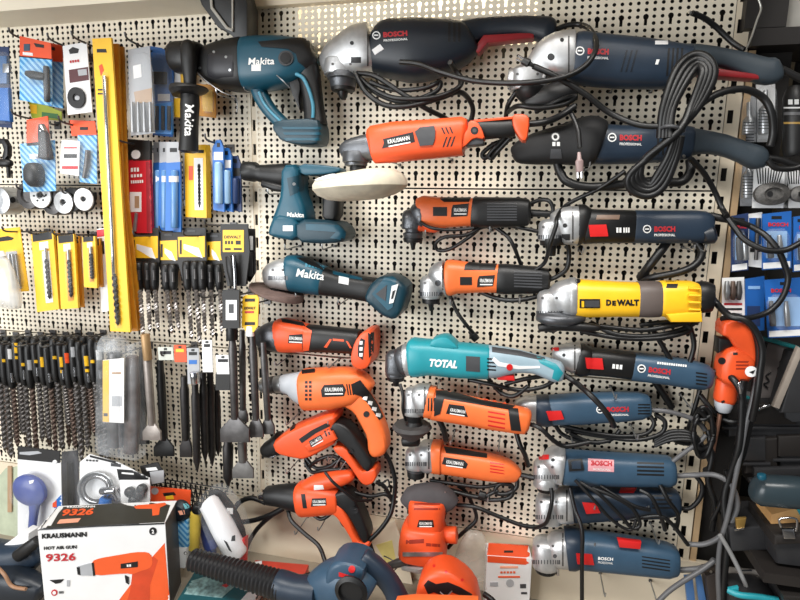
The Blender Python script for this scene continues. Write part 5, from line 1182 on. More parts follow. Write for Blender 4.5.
t = T('bit_pack', 'black pack with a big yellow printed label and one long bit', 'bit pack', 234, 265, .11)
card(t, KCARD, [(221, 224), (248, 224), (250, 252), (246, 286), (228, 286), (221, 254)], .11, .004); t.patch('yellow_label', YCARD, quad(223, 230, 244, 252), .001)
t.text('DEWALT', BLACKINK, 224.5, 237, 3, 17, bold=.04); t.marks(3, BLACKINK, 225, 242.5, 3.4, 9); t.patch('print_mark', BLACKINK, quad(236, 240.5, 241, 244.5), .0014); t.patch('print_mark', BLACKINK, quad(225, 248, 231, 250), .0014); t.patch('print_mark', BLACKINK, quad(234, 248, 242, 250), .0014)
t.loft('bit_sleeve', BLACK, [(229, 256, 3.4), (232, 270, 4.5), (234, 286, 3)], .118, 1, 2.3, r=1); t.loft('shank', CHROME, [(233.5, 255, 1.5), (235, 276, 1.5), (236, 312, 1.6)], .126, 1, 2)
t = T('bit_pack', 'slim black pack with a small white tag beside the big yellow label', 'bit pack', 250, 258, .09)
card(t, KCARD, [(244, 228), (255, 229), (256, 272), (250, 282), (244, 278)], .09, .004); t.patch('white_tag', WCARD, quad(246, 236, 253, 250), .001); t.loft('bit_sleeve', BLACK, [(250, 252, 3), (250, 276, 3)], .097, 1, 2.3, r=1)
for x, y in ((145, 232), (168, 236), (192, 232), (214, 236), (234, 226)): hook('dark wire hook above the yellow-labelled masonry bits', x, y, .0, .125, .01, 'hooks above the masonry bits')
# row five: long masonry bits in clips
rows5 = []
for i in range(17): rows5.append((-3 + i * 6.3, 338 + (i % 3) * 3, 4 + i * 6.4 + 1, 452 + 18 * math.sin(i * 1.7), .12, i))
for i in range(15): rows5.append((1 + i * 6.9, 336, 9 + i * 6.7, 444 + 14 * math.sin(i * 2.3 + 1), .085, i + 20))
for x, y, x2, y2, d, i in rows5:
    if y2 > 462: y2 = 462 - (i % 4) * 3
    if x > 42 and x < 62: y2 -= 8
    tn = ('yellow', 'black', 'white', 'yellow', 'orange', 'grey', 'black')[i % 7]; fl = ('grey', 'grey', 'brown')[i % 3]
    t = T('masonry_bit', 'long %s spiral masonry bit with a %s tag, %s of the dense row' % (fl, tn, 'front layer' if d > .1 else 'back layer'), 'drill bit', x, y, d, 'long %s bits with %s tags, %s' % (fl, tn, 'front' if d > .1 else 'back'))
    dx = (x2 - x) / (y2 - y); q = lambda yy, y0_=y: x + dx * (yy - y0_)
    s_ = t.loft('clip', BLACK, [(q(y), y, 2.4), (q(y + 6), y + 6, 2.9), (q(y + 34), y + 34, 2.8), (q(y + 44), y + 44, 2.0)], d, 1.3, 2.6, r=1)
    lab = (YCARD, KCARD, WCARD, YCARD, OCARD, GCARD, KCARD)[i % 7]
    rr = random.random(); y_ = y; y = y + random.choice((-4, 0, 3, 7))
    if rr < .6: t.patch('tag', lab, [(q(y + 9) - 2.5, y + 9), (q(y + 9) + 2.5, y + 9), (q(y + 19) + 2.5, y + 19), (q(y + 19) - 2.5, y + 19)], .0012, under=s_)
    if .3 < rr: t.patch('tag_band', YCARD, [(q(y + 22) - 2.5, y + 22), (q(y + 22) + 2.5, y + 22), (q(y + 25) + 2.5, y + 25), (q(y + 25) - 2.5, y + 25)], .0012, under=s_)
    y = y_
    if i % 2 == 0: t.loft('shank', CHROME, [(q(y + 29), y + 29, 1.3), (q(y + 38), y + 38, 1.3)], d + .007, 1, 2, under=s_)
    twist(t, q(y + 42), y + 42, x2, y2, 2.1, d, 7, (DFL, DFL, BROWNST)[i % 3], rings=56)
for i in range(9): hook('black wire hook over the dense row of masonry bits', 4 + i * 12.5, 333 + (i % 2) * 2, .0, .16, .006, 'hooks over the dense row of bits', STEEL if i % 2 else None)
# big clear case with bit
t = T('bit_case', 'clear square tube holding a thick bit, with a white and yellow label', 'bit case', 122, 400, .11, dz=0.02)
t.loft('core_bit', DKSTEEL, [(114, 352, 5), (115, 400, 6), (116, 446, 6.5)], .105, .9, 2.4, r=1); t.loft('core_bit', BROWNST, [(132, 356, 5), (133, 400, 6), (131, 452, 6)], .095, .9, 2.4, r=1)
t.poly('label', WCARD, [(103, 360), (124, 358), (124, 423), (103, 422)], .126, .0012, 0); t.patch('label_stripe', YCARD, [(103, 360.5), (109, 360), (109, 422), (103, 421.5)], .001); t.patch('barcode', GCARD, quad(112, 396, 122, 406)); t.patch('print_mark', mat('tan_print', (170, 140, 110)), quad(112, 372, 121, 374)); t.patch('print_mark', BLACKINK, quad(104, 413, 108, 416), .0016)
g = len(t.geo); t.loft('tube', CLEAR2, [(112, 342, 10), (114, 345, 12), (114, 447, 13), (114, 452, 12)], .107, .75, 5, r=1); t.loft('tube', CLEAR2, [(130, 344, 9), (131, 347, 10), (132, 456, 10)], .094, .75, 5, r=1)
t.loft('cap', CLEAR2, [(113, 336, 8), (113, 342, 11), (114, 350, 12.5)], .107, .78, 4, r=1)
# chisels
def chisel(lab, top, mid, bw, bh, d, hw=2.6, m=None, tag=None, tipw=None, group=None):
    t = T('flat_chisel', lab, 'chisel', top[0], top[1], d, group); m = m or DKSTEEL
    (x0, y0), (x1, y1) = top, mid
    t.loft('shank', m, [(x0, y0, hw * .9), (x0 + (x1 - x0) * .15, y0 + (y1 - y0) * .15, hw * .9), (x0 + (x1 - x0) * .2, y0 + (y1 - y0) * .2, hw * 1.15), (x1, y1, hw)], d, 1, 2.4, r=.5)
    if bw: t.poly('blade', m, [(x1 - hw, y1 - 2), (x1 + hw, y1 - 2), (x1 + bw * .5, y1 + bh * .42), (x1 + bw * .5 + .3, y1 + bh), (x1 - bw * .5 + .3, y1 + bh), (x1 - bw * .5, y1 + bh * .42)], d, .006, .0015)
    else: t.loft('point', m, [(x1, y1 - 1, hw), (x1 + .3, y1 + 10, .5)], d, 1, 2)
    return t
t = chisel('flat chisel with a pale blade and brass-coloured top', (146, 340), (152, 425), 18, 15, .11, 3, mat('grey_steel', (150, 142, 136), .4, .5, .15, 60)); t.loft('sleeve', mat('brass_sleeve', (168, 136, 96), .45, .3), [(145, 334, 3.6), (148, 360, 3.6)], .113, 1, 2.2, r=.6)
chisel('dark flat chisel between the clear tube and the pale-bladed chisel', (143, 350), (142, 428), 14, 16, .05, 3.4, BLACK); chisel('long black flat chisel under the pale header', (160, 360), (164, 440), 20, 16, .06, 3, BLACK)
chisel('dark narrow-bladed chisel beside the pointed chisels', (184, 376), (186, 440), 12, 17, .09, 3.2, mat('black_steel', (52, 50, 50), .45, .6, .2, 60))
for k, (x, y, ye) in enumerate(((195, 380, 462), (203, 372, 452), (210, 370, 456), (216, 385, 446))): chisel('dark pointed chisel in the row beside the wide spade chisel', (x, y), (x + 2, ye), 0, 0, .105 - .02 * k, 3.0, mat('black_steel', (52, 50, 50)), group='dark pointed chisels')
for k, (x0, y0, x1, y1, m, lab) in enumerate(((187, 348, 199, 384, GCARD, 'pale blue-white header above the pointed chisels'), (202, 340, 212, 372, WCARD, 'small whitish header behind the pale blue one'), (216, 355, 230, 374, WCARD, 'white header with a black flap below'), (158, 347, 173, 360, mat('pale_green_card', (196, 200, 190), .5), 'pale header beside the brass-topped chisel'), (174, 345, 186, 362, OCARD, 'orange and yellow header near the pointed chisels'))):
    t = T('hang_tag', lab, 'tag', (x0 + x1) / 2, y0, .125); card(t, m, [(x0, y0), (x1, y0), (x1 + 1, y1), (x0 + 1, y1)], .125, .002)
    t.patch('print_mark', BLACKINK if m is not OCARD else YCARD, quad(x0 + 2, y0 + 4, x1 - 2, y0 + 7)); t.patch('hang_hole', BLACKINK, quad((x0 + x1) / 2 - 1.5, y0 + 1, (x0 + x1) / 2 + 1.5, y0 + 3))
    if k == 0: t.patch('print_block', BCARD, quad(x0 + 2, y0 + 12, x1 - 2, y0 + 16)); t.loft('socket', CHROME, [(194, 372, 3.5), (195, 384, 3)], .136, 1, 2.4, r=.5)
    if k == 2: card(t, KCARD, quad(216, 374, 230, 390), .125, .004, 'flap')
t = chisel('wide spade chisel with the broadest blade', (232, 330), (235, 419), 29, 23, .12, 3.2); t.loft('collar', BLACK, [(232, 326, 5), (232, 340, 5)], .12, 1, 2.2, r=.8)
chisel('slim chisel behind the wide spade chisel', (242, 330), (243, 410), 10, 12, .08, 2.6); chisel('medium chisel hanging under the yellow printed tag', (252, 330), (256, 420), 15, 17, .1, 3); chisel('narrow chisel touching the orange cordless grinder', (263, 342), (268, 420), 13, 14, .09, 2.8)
chisel('short-bladed chisel hanging lowest, below the wide spade chisel', (242, 438), (243, 462), 21, 16, .085, 3.6, mat('grey_chisel', (112, 110, 108), .45, .5, .15, 60)); chisel('plain dark rod chisel beside the lowest chisel', (228, 438), (228, 478), 0, 0, .08, 4, mat('black_steel', (52, 50, 50)))
t = T('hang_tag', 'yellow printed tag with two black slots above the chisels', 'tag', 250, 312, .13); card(t, YCARD, [(243, 297), (246, 295), (257, 295), (259, 298), (258, 326), (254, 332), (247, 332), (242, 326)], .13, .003)
t.patch('slot', BLACKINK, quad(245, 298.5, 255, 301.5)); t.patch('slot', BLACKINK, quad(245, 322, 255, 325)); t.text('DEWALT', BLACKINK, 244.5, 308, 2.6, 11, bold=.04); t.patch('print_mark', REDINK, quad(245, 311, 254, 313)); t.loft('socket', WCARD, [(250, 326, 3), (250, 336, 4)], .128, .8, 2.4, r=.6)
t = T('hang_tag', 'white barcode tag in a black clip above the wide spade chisel', 'tag', 231, 308, .13, dz=0.02); card(t, KCARD, quad(223, 290, 240, 328), .125, .006); t.patch('white_label', WCARD, quad(226, 300, 237, 320), .001); t.patch('barcode', GREYP, quad(229, 304, 234, 313), .0014)
for x, y in ((150, 345), (195, 345), (232, 292), (252, 292), (268, 300)): hook('black wire hook carrying chisels', x, y, .0, .135, .008, 'hooks carrying chisels')
# ------------------------------------------------------------------ things on the shelf
def PZ(u, v, z):
    r = ray(u, v); return CAM + r * ((z - CAM.z) / r.z)
def boxat(t, name, m, u0, v0, u1, v1, z1, depth, z0=None, th=None):
    """upright carton whose top front edge is seen from (u0, v0) to (u1, v1) at height z1"""
    A = PZ(u0, v0, z1); B = PZ(u1, v1, z1); e = (B - A).normalized(); n = Vector((-e.y, e.x, 0)); 
    if n.y < 0: n = -n
    z0 = SHZ if z0 is None else z0
    Q = [A, B, B + n * depth, A + n * depth]; t.cor = Q; V = [(p.x, p.y, z) for z in (z0, z1) for p in Q]
    return t.add(name, V, fixn(V, [(0, 1, 2, 3), (4, 5, 6, 7), (0, 1, 5, 4), (1, 2, 6, 5), (2, 3, 7, 6), (3, 0, 4, 7)]), m, smooth=False)
t = T('tool_box', 'white and orange cardboard carton with a black lid picturing a hot air gun', 'carton', 0, 0, at=PZ(105, 545, .66))
boxat(t, 'carton', WCARD, 37.5, 529, 165, 522.5, .88, .092)
t.patch('lid_print', mat('olive_black_print', (52, 50, 42), .5), [(37.8, 528.6), (164.6, 522.2), (172, 500), (56, 507.5)], .0006, 8)
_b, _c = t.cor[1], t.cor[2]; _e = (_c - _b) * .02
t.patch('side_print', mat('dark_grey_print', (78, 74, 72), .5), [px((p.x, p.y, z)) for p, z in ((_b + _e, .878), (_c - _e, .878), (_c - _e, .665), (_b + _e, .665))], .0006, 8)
t.patch('orange_print', ORINK, [(119, 600), (128, 588), (153, 556), (164.6, 543), (170, 604), (119, 612)], .0006, 8)
t.patch('black_edge', BLACKINK, [(37.8, 527.6), (54, 508), (57, 508), (41, 528.5), (164.6, 522.6), (164.6, 524), (100, 526.5), (38, 530)], .0012, 6)
t.patch('lid_print', WCARD, [(47, 526), (58, 509), (61, 509), (51, 526)], .0012); t.text('KRAUSMANN', WHITE, 67, 507.6, 1.8, 28, -1.5, bold=.03); t.text('9326', ORINK, 62, 513, 7, 32, -2, bold=.04, shear=.3); t.patch('lid_print', mat('peach_print', (244, 170, 140), .5), [(60, 520), (81, 518.5), (78, 522.5), (57, 524)], .0012)
t.patch('gun_print', ORINK, [(134, 507), (138, 505.5), (152, 504.5), (165, 503), (166.5, 505), (160, 508), (159, 515), (152.5, 516), (152, 509), (136, 509)], .0012)
t.text('KRAUSMANN', BLACKINK, 42, 536, 5, 45, -2.5, bold=.05); t.text('HOT AIR GUN', BLACKINK, 44, 548, 3.4, 33, -2.5, bold=.05); t.text('9326', REDINK, 46, 557.5, 8, 30, -2, bold=.03)
g = t.patch('gun_print', ORINK, [(92, 561), (100, 558), (118, 555), (135, 552), (148, 552), (152, 556), (153, 563), (150, 568), (140, 571), (133, 574), (126, 573), (95, 575.5), (92, 570)], .0012, 6, k=1)
t.patch('gun_print', mat('deep_orange_print', (205, 70, 34), .5), [(133, 568), (150, 563), (153, 556), (158, 560), (150, 585), (150, 610), (124, 610), (130, 592)], .0009, 6)
t.patch('gun_tip', GCARD, [(78, 566), (90, 563), (93, 563), (94, 575), (80, 575), (77, 570)], .0016); t.patch('gun_tip', BLACKINK, [(77, 567), (80, 566.5), (81, 574.5), (78, 574)], .002); t.patch('gun_tip', BLACKINK, [(92, 562.5), (94, 562), (95.5, 575), (93.5, 575.5)], .002)
t.patch('gun_badge', BLACKINK, [(121, 563.5), (138, 561), (138, 566.5), (121, 568)], .002); t.marks(2, WHITE, 127, 565, 2.4, 5, -4, off=.0026); t.patch('gun_trigger', BLACKINK, [(125, 575), (129, 577), (129, 584), (126, 582)], .002)
t.ring('emblem', BLACKINK, 153, 531, 3.8, .0012); t.text('2', WHITE, 152, 531, 4, 2.4, off=.002, bold=.05)
t.patch('nozzle_print', BLACKINK, [(50, 580), (64, 579), (61, 582.5), (56, 583.5)], .0012); t.ring('ring_print', REDINK, 54.5, 592.5, 3.2); t.ring('ring_print', WCARD, 54.5, 592.5, 1.8, .0014); t.patch('nozzle_print', GCARD, quad(67, 580, 70, 586), .0012); t.marks(4, GREYP, 59, 592, 2.4, 5)
# shower-shaped pad tool on a white card
t = T('blister_pack', 'white card pack holding a blue round-headed tool with a long handle', 'blister pack', 40, 500, .16)
card(t, WCARD, [(18, 458), (61, 462), (62, 505), (52, 560), (18, 560)], .16, .002); t.patch('header', BLACKINK, [(18, 448), (60, 453), (60, 463), (18, 458)], .001); card(t, KCARD, [(18, 446), (60, 451), (60, 463), (18, 459)], .161, .002, 'header_card')
t.ring('hang_hole', WCARD, 55, 462, 2.2, .0014); t.patch('print_mark', GCARD, [(20, 452), (38, 451), (42, 453), (30, 455), (20, 454)], .0014)
t.turn('tool_head', mat('royal_blue_plastic', (62, 76, 140), .35, 0, .08, 30), 34, 488, [(13, .17), (15.5, .178), (15.5, .186), (12, .195), (5, .199)], 28, sq=.86); t.patch('emblem', WCARD, [(29, 481), (34, 480), (33, 483), (30, 484)], .001)
t.loft('tool_handle', mat('royal_blue_plastic', (62, 76, 140)), [(35, 498, 5), (34, 512, 3.5), (32, 530, 3), (30, 552, 3.4)], .182, .8, 2.4, r=1)
blister(t, [(18, 478), (34, 470), (50, 478), (52, 495), (44, 506), (40, 555), (22, 555), (26, 505), (17, 496)], .185, .05)
t.patch('emblem', BCARD, [(56, 500), (62, 494), (62, 508), (54, 508)]); t.patch('emblem', OCARD, [(53, 503), (57, 500), (57, 507), (53, 507)], .0014)
# coil pack
t = T('blister_pack', 'white card pack with a silver wire ring under clear plastic', 'blister pack', 100, 480, .13)
card(t, WCARD, [(80, 462), (90, 454), (118, 462), (150, 478), (148, 512), (80, 512)], .13); t.patch('header', BLACKINK, [(90, 455), (118, 462), (118, 464), (90, 457)]); t.patch('print_block', BLACKINK, [(117, 469), (146, 471), (150, 480), (119, 480)]); t.patch('print_mark', WCARD, [(122, 472), (134, 473), (134, 474.5), (122, 473.5)], .0014); t.patch('print_mark', GREYP, [(111, 463), (121, 464), (121, 467), (111, 466)]); t.marks(4, GREYP, 86, 460, 1.8, 13, 3)
for k in range(4):
    R_ = 17.5 - k * 1.9; t.tube('wire_coil', (STEEL, GREYP, CHROME, DKSTEEL)[k], [(96 + R_ * math.cos(a * .5236), 489 + R_ * .95 * math.sin(a * .5236), .142 + .002 * k) for a in range(13)], .0024)
t.loft('fitting', CHROME, [(101, 491, 3), (108, 491, 3.5), (116, 490, 3)], .155, 1, 2, r=.8); t.loft('fitting', CHROME, [(112, 490, 2), (117, 500, 2)], .155, 1, 2); t.loft('fitting', CHROME, [(119, 488, 2), (126, 502, 2)], .155, 1, 2); t.loft('plug', BCARD, [(106, 498, 4.5), (104, 508, 5)], .15, 1, 2.2, r=1)
blister(t, [(80, 478), (92, 470), (112, 474), (118, 486), (116, 508), (82, 508)], .15, .03)
t = T('blister_pack', 'clear pack of chunky black fittings beside the wire ring pack', 'blister pack', 138, 490, .15, dz=0.012)
card(t, WCARD, [(120, 480), (150, 480), (150, 512), (122, 512)], .15)
for q in ((130, 491), (139, 494), (142, 488), (134, 499)): t.loft('fitting', BLACK, [(q[0] - 4, q[1], 3), (q[0], q[1] + 1, 4.5), (q[0] + 4, q[1] + 1, 3)], .16, 1, 2.3, r=1)
blister(t, [(122, 482), (148, 482), (148, 506), (124, 506)], .162, .03)
t = T('blister_pack', 'grey plastic bag of long parts between two white card packs', 'blister pack', 70, 478, .12, dz=-0.03)
card(t, mat('slate_card', (100, 102, 112), .5), [(62, 452), (78, 450), (80, 512), (62, 512)], .12); t.loft('rod', GREYP, [(70, 462, 2.5), (71, 505, 2.5)], .128, 1, 2); blister(t, [(60, 450), (80, 448), (82, 512), (62, 512)], .13, .02, CLEAR2)
t = T('blister_pack', 'black-topped clear pack leaning under the chisels', 'blister pack', 152, 472, .11)
card(t, KCARD, [(140, 466), (158, 462), (166, 476), (160, 484), (144, 480)], .11); t.patch('print_mark', WCARD, [(146, 468), (156, 467), (158, 470), (147, 471)]); card(t, GCARD, [(150, 472), (164, 470), (164, 482), (152, 484)], .118)
# black perforated mat
t = T('mesh_mat', 'black plastic mesh mat leaning at the foot of the board', 'mat', 190, 490, .09)
V = []; Fc = []
def strip(a, b, d, r_=.0016):
    v, f = tube_geo([P(a[0], a[1], d), P(b[0], b[1], d)], r_, 5); k = len(V); V.extend(v); Fc.extend([[i + k for i in q] for q in f])
for i in range(16): strip((150 + i * 5, 477 + i * .9), (154 + i * 5, 500 + i * 1.8), .085 + i * .0001)
for j in range(8): strip((150 + j * .6, 477 + j * 3.4), (228 + j * .2, 489 + j * 5.2), .085)
m_ = t.add('mesh_grid', V, Fc, BLACK); V = []; Fc = []
for i in range(15): strip((150 + i * 5, 477 + i * .9), (158 + i * 5, 505 + i * 1.6), .083); strip((156 + i * 5, 478 + i * .9), (150 + i * 5, 505 + i * 1.6), .083)
t.add('mesh_weave', V, Fc, BLACK)
t = T('blister_pack', 'orange-headed pack with a round grey emblem in front of the black mesh mat', 'blister pack', 170, 498, .14, dz=-.035)
card(t, OCARD, [(148, 486), (191, 490), (190, 512), (148, 500)], .14); t.ring('emblem', GCARD, 155, 491, 3.6); t.patch('print_mark', BLACKINK, [(163, 493), (174, 492), (176, 495), (164, 496)]); t.patch('print_mark', YCARD, [(166, 496), (173, 495), (174, 499), (166, 499)], .0014)
t = T('blister_pack', 'upright blue striped pack with a round lens top, beside the carton', 'blister pack', 182, 535, .17, dz=-0.02)
t.poly('card', BSTR, [(175, 518), (190, 518), (190, 545), (188, 546), (176, 545)], .17, .02, .003); t.poly('lower_card', WCARD, [(176, 544), (189.5, 544), (187, 566), (179, 566)], .17, .02, .003); t.turn('lens', NAVYD, 182.5, 509, [(9, .165), (9.5, .175), (7, .187), (3, .19)], 22); t.patch('lens_print', mat('peach_print', (244, 170, 140)), [(178, 511), (184, 510), (185, 514), (180, 515)]); t.patch('lens_print', mat('aqua_print', (110, 180, 190), .4), [(183, 504), (189, 503), (189, 508), (185, 509)]); t.ring('dot', BLACKINK, 185.5, 553, 1.6)
t.poly('side_edge', BLACK, [(174, 516), (176, 516), (180, 566), (178, 568)], .165, .03, .002)
t = T('spray_can', 'slim yellow tube standing beside the blue striped pack', 'tube', 195, 530, .14); t.loft('tube', mat('pale_yellow_plastic', (226, 196, 80), .4), [(196, 510, 4), (195.5, 513, 5), (194, 549, 4.6)], .14, 1, 2.2, r=1); t.loft('cap', BLACK, [(199, 504, 4), (197, 511, 5)], .14, 1, 2.2, r=1)
t = T('glue_tube', 'white tube in a clear black-backed pack leaning on the wall', 'tube pack', 222, 520, .14)
t.poly('backing', KCARD, [(206, 492), (220, 488), (236, 508), (247, 535), (245, 558), (232, 556), (218, 530)], .12, .006, .001, 1); t.loft('tube', mat('white_plastic', (236, 236, 238), .35, 0, .03), [(206, 500, 6), (209, 503, 9), (222, 526, 10.5), (234, 549, 10.5), (240, 557, 8)], .145, .9, 2.2, r=2)
t.patch('print_mark', BLACKINK, [(224, 540), (227, 542), (232, 552), (229, 550)], .001); t.patch('print_mark', BLACKINK, [(232, 536), (235, 535), (235, 541), (231, 541)], .001); t.poly('red_base', RED, [(240, 540), (247, 536), (246, 562), (240, 562)], .13, .02, .003); t.patch('emblem', WCARD, quad(227, 508, 233, 514), d=.13)
blister(t, [(204, 490), (220, 486), (238, 508), (249, 538), (246, 562), (222, 560), (203, 510)], .145, .05)
t = T('plastic_clip', 'blue plastic sleeve behind the white tube', 'sleeve', 208, 540, .11); t.loft('sleeve', mat('royal_blue_plastic', (62, 76, 140)), [(202, 505, 4), (205, 530, 5), (210, 545, 6), (212, 556, 4)], .11, .7, 2.4, r=1); t.loft('lug', mat('royal_blue_plastic', (62, 76, 140)), [(210, 540, 4), (214, 548, 5)], .112, .8, 2.4, r=1)
# boxes behind the blower
t = T('tool_box', 'teal flat carton printed with tools, under the blower nozzle', 'carton', 0, 0, at=PZ(215, 590, .66))
boxat(t, 'carton', mat('dark_teal_card', (28, 84, 92), .5), 170, 612, 250, 615, .685, .15)
t.patch('lid_picture', mat('tool_picture', (120, 150, 150), .5, 0, .6, 90), [(182, 584), (205, 577), (240, 582), (222, 598), (184, 594)], .0008, 6); t.patch('lid_print', WCARD, [(232, 610), (252, 588), (266, 590), (250, 612)], .001); t.patch('red_print', REDINK, [(222, 586), (230, 580), (233, 583), (226, 588)], .0014)
t = T('tool_box', 'red carton lying behind the ribbed nozzle', 'carton', 0, 0, at=PZ(280, 566, .7))
boxat(t, 'carton', mat('brick_red_card', (190, 62, 46), .5), 248, 573, 303, 578, .69, .05)
t.patch('emblem', WCARD, [(255, 562), (262, 561), (262, 564), (256, 565)], .001)
t = T('tool_box', 'white and orange upright carton beside the palm sander', 'carton', 0, 0, at=PZ(510, 590, .66))
boxat(t, 'carton', WCARD, 487, 556, 532, 559, .80, .05)
t.patch('orange_print', OCARD, [(487, 555), (532, 558), (536, 535), (490, 532)], .0008, 6); t.patch('orange_print', OCARD, [(487.4, 556), (532, 559), (532, 565), (487.4, 562)], .0008, 6); t.patch('emblem', BLACKINK, [(504, 551), (513, 551), (513, 553), (504, 553)], .0014)
t.ring('picture', GCARD, 510, 583, 4); t.patch('print_mark', mat('peach_print', (244, 170, 140)), quad(500, 566, 518, 568), .001); t.marks(5, ORINK, 500, 572, 2, 16); t.patch('print_mark', GREYP, quad(520, 584, 526, 588), .001); t.patch('print_mark', GREYP, quad(521, 592, 527, 594), .001); t.patch('print_mark', GCARD, quad(490, 582, 498, 586), .001)
t.patch('print_mark', ORINK, quad(498, 576, 520, 577.5), .001)
t = T('tool', 'dark navy power tool with a bare copper cable lying beside the carton', 'tool', 0, 0, at=PZ(15, 590, .66))
t.d = .3
t.loft('body', NAVY, [(-14, 556, 14), (10, 560, 14), (28, 556, 12), (40, 548, 8)], .26, .8, 2.6, r=3, per=2); t.loft('lower_body', NAVYD, [(-14, 584, 14), (15, 584, 14), (36, 588, 11), (44, 592, 8)], .3, .8, 2.6, r=3, per=2); t.tube('bare_cord', mat('copper_cable', (150, 112, 84), .5), [(-8, 562, .32), (4, 574, .33), (12, 586, .33), (26, 589, .33)], .004); t.loft('handle', BLACK, [(18, 556, 5), (28, 548, 5), (38, 540, 4)], .29, .9, 2.4, r=1)
t = T('tool_box', 'white leaflet carton behind the navy tool', 'carton', 0, 0, at=P(10, 545, .2), dz=0.05); t.d = .2
t.poly('carton', WCARD, [(-10, 552), (12, 540), (28, 528), (34, 530), (34, 548), (10, 556), (-10, 560)], .2, .03, .002); t.ring('dot', GREYP, 3, 552, 1); t.ring('dot', GREYP, 8, 551, .8)
t = T('paper_sheet', 'greenish clear bag hanging under the long masonry bits', 'bag', 10, 505, .1); t.poly('sheet', mat('pale_green_paper', (176, 184, 160), .6), [(6, 468), (20, 466), (20, 545), (-4, 548), (-4, 480)], .1, .002, 0); t.poly('strip', mat('tan_print', (170, 140, 110)), [(8, 466), (12, 466), (12, 512), (8, 512)], .104, .003, 0)
# sheets propped behind the drivers
t = T('paper_sheet', 'cream paper sheet propped between the driver and the sander', 'paper', 385, 545, .02)
t.poly('sheet', mat('cream_paper', (222, 210, 186), .6, 0, .06, 8), [(368, 530), (395, 520), (408, 560), (415, 596), (372, 596)], .02, .002, 0); t.patch('yellow_area', mat('pale_yellow_paper', (222, 210, 130), .6), [(376, 545), (392, 540), (396, 560), (388, 566)], .0008)
t = T('plastic_bag', 'clear crumpled bag between the sander and the white carton', 'bag', 478, 560, .05); g = len(t.geo)
t.loft('bag', clear_plastic('milky_bag2', (210, 205, 195), .35), [(476, 532, 8), (474, 545, 14), (472, 562, 18), (474, 585, 20)], .05, .5, 2.3, per=2, r=2)
# ------------------------------------------------------------------ neighbouring bay on the right
DK = mat('near_black_brown', (34, 30, 28), .55, 0, .2, 12); DG = mat('charcoal_plastic', (44, 44, 46), .45, 0, .15, 20, .15)
def wbox(name, x0, x1, y0, y1, z0, z1, m, label=None): return structure(name, *box_geo(x0, x1, y0, y1, z0, z1), m, label)
zs = P(770, 48, 0).z
wbox('shelf_side', P(748, 40, 0).x, 1.6, -.02, .115, zs, zs + .03, DK)
a_ = P(745, 20, .02); wbox('post_side', a_.x, P(787, 20, .02).x, -.02, .03, zs + .031, 2.4, DK)
wbox('trim_3', P(787, 20, .0).x, 1.6, .0, .02, P(790, 39, 0).z, 2.4, mat('pale_grey_board', (170, 166, 158), .6))
wbox('trim_4', XR + .024, XR + .036, .004, .02, .5, zs - .002, mat('wood_strip', (196, 166, 128), .5, 0, .12, 20))
z2 = P(780, 551, .1).z
wbox('shelf_side', .84, 1.6, -.18, .115, z2 - .02, z2, DK)
t = T('bare_wire', 'thin bent pale wire hanging beside the dark shelf post', 'wire', 750, 30, .04); t.tube('wire', mat('bare_wire', (190, 188, 180)), [(757, -4, .04), (761, 8, .04), (757, 20, .04), (751, 38, .04), (745, 50, .04), (741, 45, .04)], .0018)
# brushes
for k, (u0, v0, u1, v1, lab) in enumerate(((741, 96, 757, 142, 'narrow clear blister pack of a wire brush beside the wood strip'), (756, 84, 775, 142, 'tall clear blister pack of a wire brush beside the black can'), (740, 150, 757, 206, 'pale blister pack partly hidden behind the curved navy handle'))):
    t = T('blister_pack', lab, 'blister pack', (u0 + u1) / 2, v0, .02, dz=-.03)
    card(t, GCARD if k != 1 else WCARD, quad(u0, v0, u1, v1), .02); t.loft('brush_stem', STEEL, [((u0 + u1) / 2, v0 + 6, 2.4), ((u0 + u1) / 2, v0 + 20, 2.4), ((u0 + u1) / 2, v0 + 24, 6), ((u0 + u1) / 2, v1 - 8, 7)], .035, .8, 2.4, r=1)
    for i in range(7): t.patch('bristle', GREYP, quad(u0 + 3, v0 + 26 + i * 3, u1 - 3, v0 + 27 + i * 3), .001)
    blister(t, [(u0 + 1, v0 + 3), (u1 - 1, v0 + 3), (u1, v0 + 22), (u1, v1 - 2), (u0 + 1, v1 - 2), (u0, v0 + 22)], .036, .03)
t = T('spray_can', 'black spray can with white print beside the wire brushes', 'can', 792, 120, .03)
t.loft('can', BLACK, [(795, 86, 7), (794, 92, 9), (794, 97, 11), (794, 150, 11), (794, 156, 10)], .035, 1, 2, r=1); t.patch('band', mat('grey_print', (90, 90, 92), .4), quad(784, 112, 805, 115)); t.marks(2, WHITE, 788, 102, 5, 12, bold=.05); t.patch('band', WCARD, quad(784, 107, 805, 108.5)); t.patch('band', mat('gold_print', (150, 120, 60), .4), quad(784, 122, 805, 124))
for k, (x, y, r_) in enumerate(((770, 194, 17.5), (801, 194, 13))):
    t = T('wire_wheel', ('round wire wheel in a white ribbed pack above the blue packs', 'smaller round wire wheel under the black spray can')[k], 'wire wheel', x, y, .02)
    card(t, WCARD, [(x - 16, 166), (x + 18, 166), (x + 18, 208), (x - 18, 208)], .02)
    for i in range(10): t.patch('print_line', BLACKINK, [(x - 14 + i * 3, 168), (x - 13 + i * 3, 168), (x - 11 + i * 2.2, 184), (x - 12 + i * 2.2, 184)], .001)
    t.turn('wheel', mat('wire_steel', (96, 94, 92), .5, .5, .3, 200, .8), x, y, [(r_, .03), (r_, .042), (r_ * .55, .048), (r_ * .45, .042), (r_ * .2, .042)], 32, sq=.72); t.ring('bore', BLACKINK, x, y, 3)
